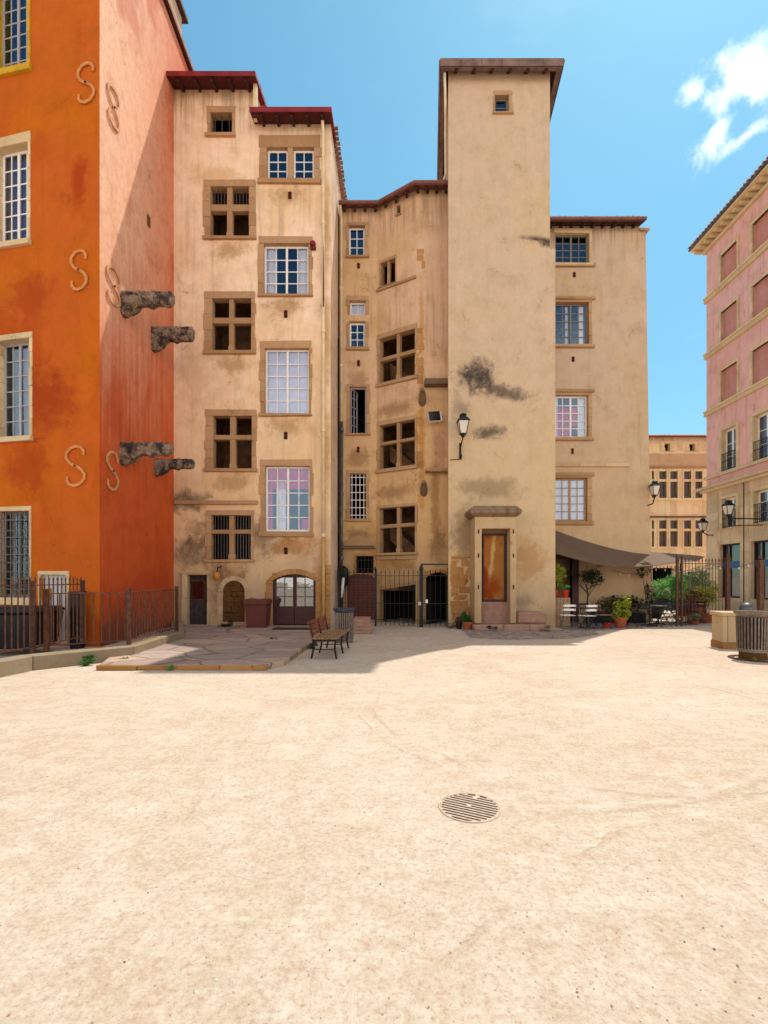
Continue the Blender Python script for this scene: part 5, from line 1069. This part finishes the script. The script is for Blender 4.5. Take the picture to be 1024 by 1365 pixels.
for k in range(44): a=2*math.pi*k/44; mb.obox((7.97+.42*math.cos(a),10.42+.42*math.sin(a),.012),(.09,.028,.02),a)
mb.build('ground_ring','iron_rust',T); mb=MB(); mb.lathe((7.97,10.42,0),[(.37,.006),(.37,.016),(.47,.016),(.47,.006)],40,cap=False); mb.build('ring_band','iron_rust',T)
# ================================================================ STONE PARAPET (right)
T=thing('stone_parapet','low cream stone parapet wall behind the right hand litter bin','low wall',(8.3,11.9,0))
a=Vector((8.31,11.87)); d=Vector((.95,-.16)).normalized(); n_=Vector((-d.y,d.x)); L=6.5; k=0; x=0
def pq(u,v_): q=a+d*u+n_*v_; return (q.x,q.y)
while x<L:
    x2=x+ (0.12 if k==0 else 1.3); mb=MB(); mb.prism([pq(x+.004,.01),pq(x2-.004,.01),pq(x2-.004,.55),pq(x+.004,.55)],-.05,.80); mb.build('stone_block','stone_cream',T,bevel=.012); x=x2; k+=1
mb=MB(); mb.prism([pq(-.03,-.03),pq(L,-.03),pq(L,.6),pq(-.03,.6)],.802,.90); mb.build('coping','stone_cream',T,bevel=.012)
mb=MB(); mb.prism([pq(-.02,-.03),pq(L,-.03),pq(L,.57),pq(-.02,.57)],-.05,.17); mb.build('footing','stone_ochre',T,bevel=.02)
for (x,y,z0,z1,lb) in ((9.45,12.15,.9,2.16,'thick rusty iron post standing on the stone parapet'),(12.1,17.05,0,2.42,'thick rusty iron post at the far end of the café fence')):
    mb=MB(); mb.box(x-.055,x+.055,y-.055,y+.055,z0,z1); mb.box(x-.075,x+.075,y-.075,y+.075,z1,z1+.03); mb.lathe((x,y,0),[(.03,z1+.03),(.05,z1+.07),(.01,z1+.16)],8); tag(mb.build('iron_post','iron_rust'),lb,'post')
mb=MB(); mb.lathe((10.5,14.0,0),[(.17,0),(.17,.75),(.19,.8),(.18,.92),(.12,1.0),(.04,1.03)],20); tag(mb.build('bollard','zinc',smooth=True),'dark round topped bollard just behind the stone parapet','bollard')
# café fence
def spear_fence(name,label,p0,p1,h,posts,mat,step=.15,z0=.04,cat='fence',midrail=True,lowrail=.25):
    T=thing(name,label,cat,(p0[0],p0[1],0)); A_=Vector((*p0,0));B_=Vector((*p1,0)); up=Vector((0,0,1)); L=(B_-A_).length; n=int(L/step)
    mb=MB(); mb.bar(A_+up*(h-.16),B_+up*(h-.16),.045,.02); mb.build('top_rail',mat,T); mb=MB(); mb.bar(A_+up*lowrail,B_+up*lowrail,.04,.02); mb.build('bottom_rail',mat,T)
    if midrail: mb=MB(); mb.bar(A_+up*h*.42,B_+up*h*.42,.04,.02); mb.build('middle_rail',mat,T)
    for k in range(n):
        p=A_+(B_-A_)*(k+.5)/n; mb=MB(); mb.tube([p+up*z0,p+up*(h-.08)],.010,6); mb.tube([p+up*(h-.08),p+up*(h-.05),p+up*(h+.05)],[.01,.024,.003],6); mb.build('bar',mat,T)
    for f in posts: p=A_+(B_-A_)*f; mb=MB(); mb.bar(p,p+up*(h+.02),.06,.06); mb.lathe((p.x,p.y,h+.02),[(.03,0),(.045,.04),(.008,.16)],8); mb.build('post',mat,T)
    return T
spear_fence('spear_fence','rusty spear topped iron fence in front of the café plants',(10.5,17.35),(12.95,18.1),2.42,[0,.09,.98],'iron_rust',step=.16)
spear_fence('spear_gate','black iron gate with spear tops closing off the far alley',(12.9,23.4),(14.4,23.5),2.3,[0,1],'black_paint',step=.17)
spear_fence('spear_fence','black spear topped iron fence closing the corner below the stair turret',(-1.66,17.75),(1.28,17.1),1.98,[0,.46,1],'black_paint',step=.16)
T=spear_fence('iron_gate','tall black iron gate with framed top left of the stone doorway',(1.36,17.12),(2.28,17.1),1.98,[0,1],'black_paint',step=.155)
mb=MB(); mb.bar((1.3,17.11,2.22),(2.32,17.1,2.22),.07,.05); mb.bar((1.33,17.11,0),(1.33,17.11,2.2),.07); mb.bar((2.3,17.1,0),(2.3,17.1,2.2),.08); mb.build('gate_frame','black_paint',T)
mb=MB(); mb.box(1.46,1.54,17.0,17.06,.86,.98); mb.build('lock_plate','white_paint',T); mb=MB(); mb.box(1.2,1.3,17.0,17.04,.78,.9); mb.build('notice','panel_pale',T)
# thick cable loop and pale bag by the drainpipe
q=at(458,765,18.5); mb=MB(); mb.lathe((q.x,q.y,0),[(.05,1.3),(.16,1.5),(.2,1.9),(.17,2.1),(.05,2.2)],9); tag(mb.build('cable_bundle','black_paint'),'dark bundle hanging on the drainpipe beside the turret','cable')
mb=MB(); mb.tube([(q.x+.02,q.y-.25,1.75),(q.x-.02,q.y-.25,1.35),(q.x-.06,q.y-.25,1.0)],[.05,.06,.03],8); tag(mb.build('white_tube','white_paint'),'short white plastic tube hanging before the turret drainpipe','tube')
# steps block
T=thing('stone_steps','small pinkish stone block of steps below the red slatted door','steps',(-.95,14.9,0))
for k in range(4):
    mb=MB(); a=at(470,845,15.0); b=at(495.5,845,15.0); mb.box(a.x,b.x-(0 if k<3 else .06),15.0,16.2,.0+k*.115,.11+k*.115,.008); mb.build('step','step_stone',T,bevel=.012)
# brown bin
T=thing('brown_bin','tall brown bin with wavy lid beside the arched glass door','bin',(-4.3,16.2,.1)); q=at(343,842,16.1); w0=.36
mb=MB(); mb.hexa([(q.x-w0*.86,15.95,.1),(q.x+w0*.86,15.95,.1),(q.x+w0*.86,16.5,.1),(q.x-w0*.86,16.5,.1),(q.x-w0,15.9,.86),(q.x+w0,15.9,.86),(q.x+w0,16.55,.86),(q.x-w0,16.55,.86)]); mb.build('body','bin_brown',T,bevel=.02)
mb=MB(); pr=[(-.39,.86),(.39,.86),(.40,1.0),(.3,1.04),(.12,1.04),(.03,1.0),(-.05,1.0),(-.15,1.03),(-.3,1.05),(-.40,1.03)]; mb.extr([(q.x+a,15.87,b) for a,b in pr],(0,.7,0)); mb.build('lid','bin_brown',T,bevel=.01)
mb=MB(); mb.box(q.x-.5,q.x+.9,15.3,15.9,.1,.118); mb.v=[(v[0]+1.15,v[1],v[2]) for v in mb.v]; tag(mb.build('door_mat','timber_dark'),'dark door mat on the terrace before the arched glass door','mat')

# ================================================================ LAMPS
def lantern(label,foot,scale,armpts,wallpt=None,group=None):
    x,y,z=foot; s=scale; T=thing('street_lantern',label,'street lamp',foot,group)
    def fr(r0,z0,r1,z1,mat,name,par=T,rot=R(45)):
        mb=MB(); P=[]
        for r_,zz in ((r0,z0),(r1,z1)): P+=[(x+r_*math.cos(rot+k*math.pi/2),y+r_*math.sin(rot+k*math.pi/2),z+zz) for k in range(4)]
        mb.hexa(P); return mb.build(name,mat,par)
    fr(.13*s,.04*s,.24*s,.46*s,'lamp_glass','glass'); mb=MB()
    for k in range(4):
        an=R(45)+k*math.pi/2; an2=an+math.pi/2; A=lambda r_,zz,a:(x+r_*math.cos(a),y+r_*math.sin(a),z+zz)
        mb.bar(A(.137*s,.03*s,an),A(.25*s,.47*s,an),.022*s); mb.bar(A(.25*s,.47*s,an),A(.25*s,.47*s,an2),.025*s); mb.bar(A(.137*s,.03*s,an),A(.137*s,.03*s,an2),.025*s)
    mb.build('frame','black_paint',T)
    mb=MB(); 
    for (r0,z0,r1,z1) in ((.30,.47,.17,.60),(.14,.60,.12,.68),(.16,.68,.04,.75)):
        P=[]
        for r_,zz in ((r0,z0),(r1,z1)): P+=[(x+r_*s*math.cos(R(45)+k*math.pi/2),y+r_*s*math.sin(R(45)+k*math.pi/2),z+zz*s) for k in range(4)]
        mb.hexa(P)
    mb.build('cap','black_paint',T)
    mb=MB(); mb.lathe((x,y,z),[(.02*s,-.1*s),(.05*s,-.06*s),(.09*s,.03*s),(.13*s,.045*s)],8); mb.build('socket','black_paint',T)
    for i,(pts,r_) in enumerate(armpts): mb=MB(); mb.tube(pts,r_,7); mb.build('bracket','black_paint',T,smooth=True)
q=at(617.3,580,16.6); 
lantern('black wall lantern on the tower above left of the stone doorway',tuple(q),1.0,[([q+Vector((0,0,-.02)),q+Vector((-.01,0,-.12)),q+Vector((-.05,.05,-.3)),q+Vector((-.05,.25,-.4))],.022),([q+Vector((-.05,.28,-.2)),q+Vector((-.05,.28,-.75))],.04)])
q=at(970.5,687,22.3); w_=at(994,690,22.8)
lantern('black lantern on a scrolled arm in front of the pink house',tuple(q),.95,[([q+Vector((0,0,-.05)),q+Vector((.1,.1,-.12)),Vector((17.8,q.y+.4,q.z-.12))],.03),([q+Vector((.25,.1,-.15)),q+Vector((.5,.2,-.45)),Vector((17.75,q.y+.38,q.z-.4))],.022)])
q=at(937,708,26.2); lantern('lantern with white glass at the left corner of the pink house',tuple(q),.95,[([q+Vector((0,0,-.05)),q+Vector((.3,.1,-.2)),Vector((18,26.4,q.z-.2))],.03)])
q=at(872.8,661,18.9); lantern('lantern with white glass on the right edge of the beige house',tuple(q),.82,[([q+Vector((0,0,-.05)),q+Vector((-.05,.05,-.3)),q+Vector((-.1,.3,-.32))],.025)])

# ================================================================ PLANTS AND CAFÉ
lr=random.Random(11)
def leaves(mb,c,rad,n,size,shell=.5,lump=5):
    lumps=[(Vector((lr.gauss(0,.45),lr.gauss(0,.45),lr.gauss(0,.45))),lr.uniform(.35,.6)) for _ in range(lump)]
    k=0
    while k<n:
        L,rr=lr.choice(lumps); d=Vector((lr.gauss(0,1),lr.gauss(0,1),lr.gauss(0,1))).normalized()*rr*(lr.random()**shell); p=L+d
        if p.length>1.15: continue
        p=Vector((p.x*rad[0],p.y*rad[1],p.z*rad[2]))+Vector(c); s=size*lr.uniform(.6,1.3)
        u=Vector((lr.gauss(0,1),lr.gauss(0,1),lr.gauss(0,.7))).normalized(); v=u.cross(Vector((lr.gauss(0,1),lr.gauss(0,1),lr.gauss(0,1)))).normalized()
        mb.poly([p-u*s,p-v*s*.45-u*.1*s,p+u*s,p+v*s*.45+u*.1*s]); k+=1
def potshape(mb,c,r,h): mb.lathe(c,[(r*.68,0),(r*.95,h*.82),(r*1.08,h*.82),(r*1.08,h),(r*.92,h),(r*.88,h*.85)],20,cap=False); mb.lathe(c,[(r*.9,h*.86),(r*.9,h*.87)],20)
def potplant(name,label,c,pr,ph,pm,rad,n,size,leaf,stemh=.0,group=None,cat='potted plant',lump=6):
    T=thing(name,label,cat,c,group); mb=MB(); potshape(mb,c,pr,ph); mb.build('pot',pm,T,smooth=False)
    top=c[2]+ph+stemh; mb=MB()
    for k in range(5): a=lr.uniform(0,6.28); mb.tube([(c[0],c[1],c[2]+ph*.8),(c[0]+.2*rad[0]*math.cos(a),c[1]+.2*rad[1]*math.sin(a),top+rad[2]*.4),(c[0]+.6*rad[0]*math.cos(a),c[1]+.6*rad[1]*math.sin(a),top+rad[2]*1.2)],[.012,.009,.004],5)
    mb.build('stem','bark',T); mb=MB(); leaves(mb,(c[0],c[1],top+rad[2]*.85),rad,n,size,lump=lump); mb.build('foliage',leaf,T,fix=False); return T
def gp(x,y): X,Y=gr(x,y); return (X,Y,0)
potplant('potted_shrub','round yellow green shrub in a terracotta pot under the awning',(8.25,16.9,.004),.23,.36,'terracotta',(.43,.4,.40),1500,.05,'leaf_yellow')
potplant('potted_plant','small dark green plant in a red pot left of the round shrub',(7.75,16.85,.004),.13,.18,'red_pot',(.22,.2,.14),350,.03,'leaf_dark')
potplant('potted_plant','bright green leafy plant in a small pot beside the stone doorway',(2.82,16.35,.0),.17,.26,'terracotta',(.26,.24,.24),520,.045,'leaf_bright')
mb=MB(); potshape(mb,(2.56,16.5,.004),.12,.26); leaves(mb,(2.56,16.5,.35),(.12,.12,.1),120,.03); tag(mb.build('dark_pot','black_paint',fix=False),'small black pot against the rough stone tower base','pot')
T=thing('planter_box','tall pale wooden planter box against the tower corner','planter',(6.3,17.9,.0)); pl=at(741,838,17.3); pr_=at(760.5,838,17.3)
mb=MB(); n=6
for k in range(n): a=pl.x-.2+(pr_.x-pl.x+.2)*k/n; b=pl.x-.2+(pr_.x-pl.x+.2)*(k+1)/n; mb.box(a+.005,b-.005,17.3,17.9,.02,1.03)
mb.build('boards','planter_wood',T); mb=MB(); mb.box(pl.x-.2,pr_.x,17.32,17.88,.02,1.0); mb.build('inner_box','timber_dark',T)
potplant('potted_plant','red pot with grey green herbs on top of the wooden planter box',(pr_.x-.13,17.45,1.035),.12,.26,'red_pot',(.2,.18,.12),320,.03,'leaf_green')
potplant('potted_plant','red pot holding a tall yellow green bush by the tower corner',(pr_.x-.43,17.6,1.035),.12,.24,'red_pot',(.34,.3,.48),900,.045,'leaf_yellow',stemh=.12)
# slim dark tree against the wall
T=thing('small_tree','slim dark leaved tree growing against the beige wall','tree',(7.75,18.4,0))
mb=MB(); mb.tube([(7.72,18.4,0),(7.7,18.4,.6),(7.76,18.42,1.1),(7.7,18.4,1.5)],[.035,.03,.025,.02],7)
for a in range(9): an=a*.7; mb.tube([(7.74,18.41,1.0+.04*a),(7.74+.3*math.cos(an),18.4+.2*math.sin(an),1.45),(7.74+.6*math.cos(an),18.4+.3*math.sin(an),1.75+.1*math.sin(a))],[.014,.01,.004],5)
mb.build('trunk','bark',T,smooth=True); mb=MB(); leaves(mb,(7.72,18.4,1.72),(.70,.4,.42),900,.05,shell=.7,lump=9); leaves(mb,(8.15,18.4,1.9),(.35,.3,.3),160,.045); mb.build('crown','leaf_dark',T,fix=False)
T=thing('climbing_plant','thin dark climbing plant at the right end of the beige wall','plant',(10.3,18.9,0)); mb=MB(); mb.tube([(10.35,18.8,0),(10.2,18.85,1.0),(10.05,18.9,2.1)],.012,5); mb.build('stem','bark',T); mb=MB(); leaves(mb,(10.3,18.8,1.2),(.25,.2,.9),260,.05); leaves(mb,(10.0,18.8,2.0),(.14,.14,.25),120,.05); mb.build('foliage','leaf_dark',T,fix=False)
def chair(label,mat,smat,group):
    T=thing('folding_chair',label,'chair',(0,0,0),group); W_=.21
    for s in (-1,1):
        mb=MB(); mb.tube([(s*W_,.20,0),(s*W_,.0,.24),(s*W_,-.2,.46)],.011,6); mb.build('leg',mat,T)
        mb=MB(); mb.tube([(s*(W_-.03),-.22,0),(s*(W_-.03),.02,.26),(s*(W_-.03),.2,.5),(s*(W_-.03),.26,.84)],.011,6); mb.build('leg',mat,T)
    for k in range(6): y=-.19+k*.075; mb=MB(); mb.box(-W_,W_,y-.028,y+.028,.455,.47); mb.build('seat_slat',smat,T)
    for z in (.80,.66): y=.25 if z>.7 else .225; mb=MB(); mb.box(-W_,W_,y-.012,y+.006,z-.035,z+.035); mb.build('back_slat',smat,T)
    mb=MB(); mb.tube([(-W_,.14,.08),(W_,.14,.08)],.008,5); mb.build('stretcher',mat,T); return T
def place(o,x,y,rz,label=None,first=False):
    c=o if first else copy_tree(o); c.location=(x,y,.006); c.rotation_euler=(0,0,rz)
    if label: c['label']=label
    return c
G='folding chairs on the café terrace'
c1_=chair('pale grey folding chair nearest the tower corner','metal_grey','white_paint',G)
c2_=chair('black folding chair at the small table beside the round shrub','black_paint','black_paint',G)
c3_=chair('folding chair with natural wood slats left of the terracotta pot','black_paint','planter_wood',G)
place(c1_,6.27,16.55,R(175),None,True); place(c1_,6.86,16.35,R(195),'pale grey folding chair standing second from the tower corner')
place(c2_,7.2,17.0,R(20),None,True); place(c3_,7.55,16.7,R(100),None,True)
def table(label,x,y,h=.73,w_=.6,mat='metal_grey',round_=False):
    T=thing('cafe_table',label,'table',(x,y,0)); mb=MB()
    if round_: mb.lathe((x,y,h-.02),[(w_/2,0),(w_/2,.02)],24)
    else: mb.box(x-w_/2,x+w_/2,y-w_/2,y+w_/2,h-.022,h)
    mb.build('table_top',mat,T); mb=MB(); mb.tube([(x,y,.04),(x,y,h-.02)],.022,8); mb.build('column','black_paint',T); mb=MB()
    for k in range(4): a=R(45)+k*math.pi/2; mb.bar((x,y,.07),(x+.26*math.cos(a),y+.26*math.sin(a),.02),.04,.025)
    mb.build('foot','black_paint',T)
table('small square grey café table between the pale folding chairs',7.0,16.65)
table('dark café table under the awning beyond the round shrub',9.55,17.4,mat='black_paint'); table('pale round café table in front of the green plants',10.15,17.9,mat='panel_pale',round_=True)
table('long dark café table behind the rusty fence',11.35,18.4,w_=.9,mat='black_paint')
k=0
for x,y,rz,lb in ((9.0,17.9,.4,'black folding chair in the deep shade behind the round shrub'),(9.3,17.2,2.4,'black folding chair nearest the sunlit sand under the awning'),(9.9,17.2,3.4,'black folding chair left of the rusty fence post'),(10.35,18.5,.2,'black folding chair behind the pale round table'),(10.85,17.9,1.2,'black folding chair just inside the rusty fence'),(11.2,19.0,0,'black folding chair with its back to the green plants'),(11.9,18.5,-1.3,'black folding chair beside the big terracotta planter'),(9.7,18.6,.1,'black folding chair pushed against the beige wall')):
    place(c2_,x,y,rz,lb)
# dark sideboard / hedge trough behind
T=thing('hedge_trough','dark evergreen hedge in a black trough along the wall','hedge',(8.9,18.9,0)); mb=MB(); mb.box(8.1,10.1,18.65,19.0,.0,.4); mb.build('trough','black_paint',T); mb=MB(); leaves(mb,(9.1,18.8,.72),(1.0,.22,.36),1500,.05,lump=14); mb.build('foliage','leaf_dark',T,fix=False)
# big planting in troughs at the right
T=thing('planter_trough','long black planter trough with bright green bamboo leaves','planter',(12.5,21.7,0)); mb=MB(); mb.box(11.7,13.8,21.5,21.9,.3,.8); mb.build('trough','black_paint',T,bevel=.02); mb=MB(); leaves(mb,(12.75,21.7,1.25),(.95,.45,.62),4200,.06,lump=16); mb.build('foliage','leaf_green',T,fix=False)
for x in (11.8,13.7): mb=MB(); mb.box(x-.04,x+.04,21.55,21.85,0,.3); mb.build('leg','black_paint',T)
potplant('potted_bush','pale variegated bush in a pot behind the black café tables',(11.75,20.9,0),.26,.4,'black_paint',(.48,.4,.5),1900,.045,'leaf_pale',stemh=.25)
potplant('potted_bush','yellow flowering bush above the big terracotta planter at the fence',(12.55,18.9,0),.36,.36,'terracotta',(.62,.45,.55),2200,.045,'leaf_yellow',stemh=.15,lump=12)
potplant('potted_bush','pale green bush hanging over the right end of the fence',(14.9,23.0,0),.4,.5,'terracotta',(.95,.6,.60),2600,.06,'leaf_pale',stemh=.6,lump=10)
potplant('potted_plant','small pot of dark red leaves on the café fence line',(12.0,18.8,.75),.14,.16,'bin_brown',(.28,.2,.18),380,.04,'leaf_red')
mb=MB(); mb.box(11.85,12.15,18.65,18.95,0,.75); tag(mb.build('plant_stand','bin_brown',bevel=.01),'narrow brown stand carrying the pot of red leaves','stand')
potplant('potted_plant','low pot of pale leaves at the foot of the rusty fence',(11.55,18.0,0),.16,.14,'terracotta',(.3,.2,.16),420,.035,'leaf_pale')
potplant('potted_bush','bushy yellow green plant between the green bamboo and the fence end',(13.75,22.2,0),.3,.4,'terracotta',(.6,.5,.5),1800,.055,'leaf_yellow',stemh=.25,lump=9)
# string lights
T=thing('string_lights','thin cable of small white bulbs hanging under the awning','string lights',(9,19,2.2)); mb=MB(); pts=[]
for k in range(17): t_=k/16; x=8.95+t_*5.3; y=19.05-.6*t_; z=2.05+.35*t_-.22*math.sin(math.pi*((t_*3)%1)); pts.append(Vector((x,y,z)))
mb.tube(pts,.008,5); mb.build('wire','black_paint',T)
plain('bulb',srgb(240,236,226,.9),.3,0,.02,5,0)
for p_ in pts[1::1]: mb=MB(); mb.lathe((p_.x,p_.y,p_.z-.1),[(.008,0),(.028,.03),(.02,.07),(.01,.1)],8); mb.build('bulb','bulb',T)
# weeds along walls and kerbs
def weed(x,y,r_,n,lb,leaf='leaf_bright',s=.035,z=0):
    mb=MB(); leaves(mb,(x,y,z+r_*.35),(r_,r_*.7,r_*.5),n,s,lump=5); tag(mb.build('weed_clump',leaf,fix=False),lb,'weeds',group='weeds growing at the foot of walls')
weed(-5.9,9.62,.16,160,'green weeds low against the kerb wall',z=.0); weed(-5.95,9.75,.12,160,'upright tuft of weed standing in the kerb corner',z=.12)
weed(-5.3,9.9,.14,120,'thin weeds beside the kerb near the terrace corner'); weed(-5.35,16.3,.3,420,'dark green weeds beside the old plank door','leaf_dark',z=.1)
weed(-3.95,9.1,.13,110,'tiny grass tuft at the front edge of the terrace','leaf_green',.025); weed(-1.78,11.9,.2,200,'grass growing along the terrace edge behind the bench','leaf_dark',.03)
weed(1.5,16.95,.3,200,'grass strip at the foot of the iron gate','leaf_dark',.025); weed(3.5,15.8,.25,160,'weeds in front of the doorway step','leaf_dark',.025); weed(5.3,15.8,.3,160,'weeds below the right end of the doorway step','leaf_dark',.025)
weed(2.3,16.7,.25,160,'grass between the gate and the potted plant','leaf_dark',.025); weed(-2.9,12.6,.12,60,'few grass blades between the terrace flagstones','leaf_dark',.02,z=.1)
weed(7.75,10.15,.08,60,'yellow weeds at the foot of the right litter bin','leaf_yellow',.02)
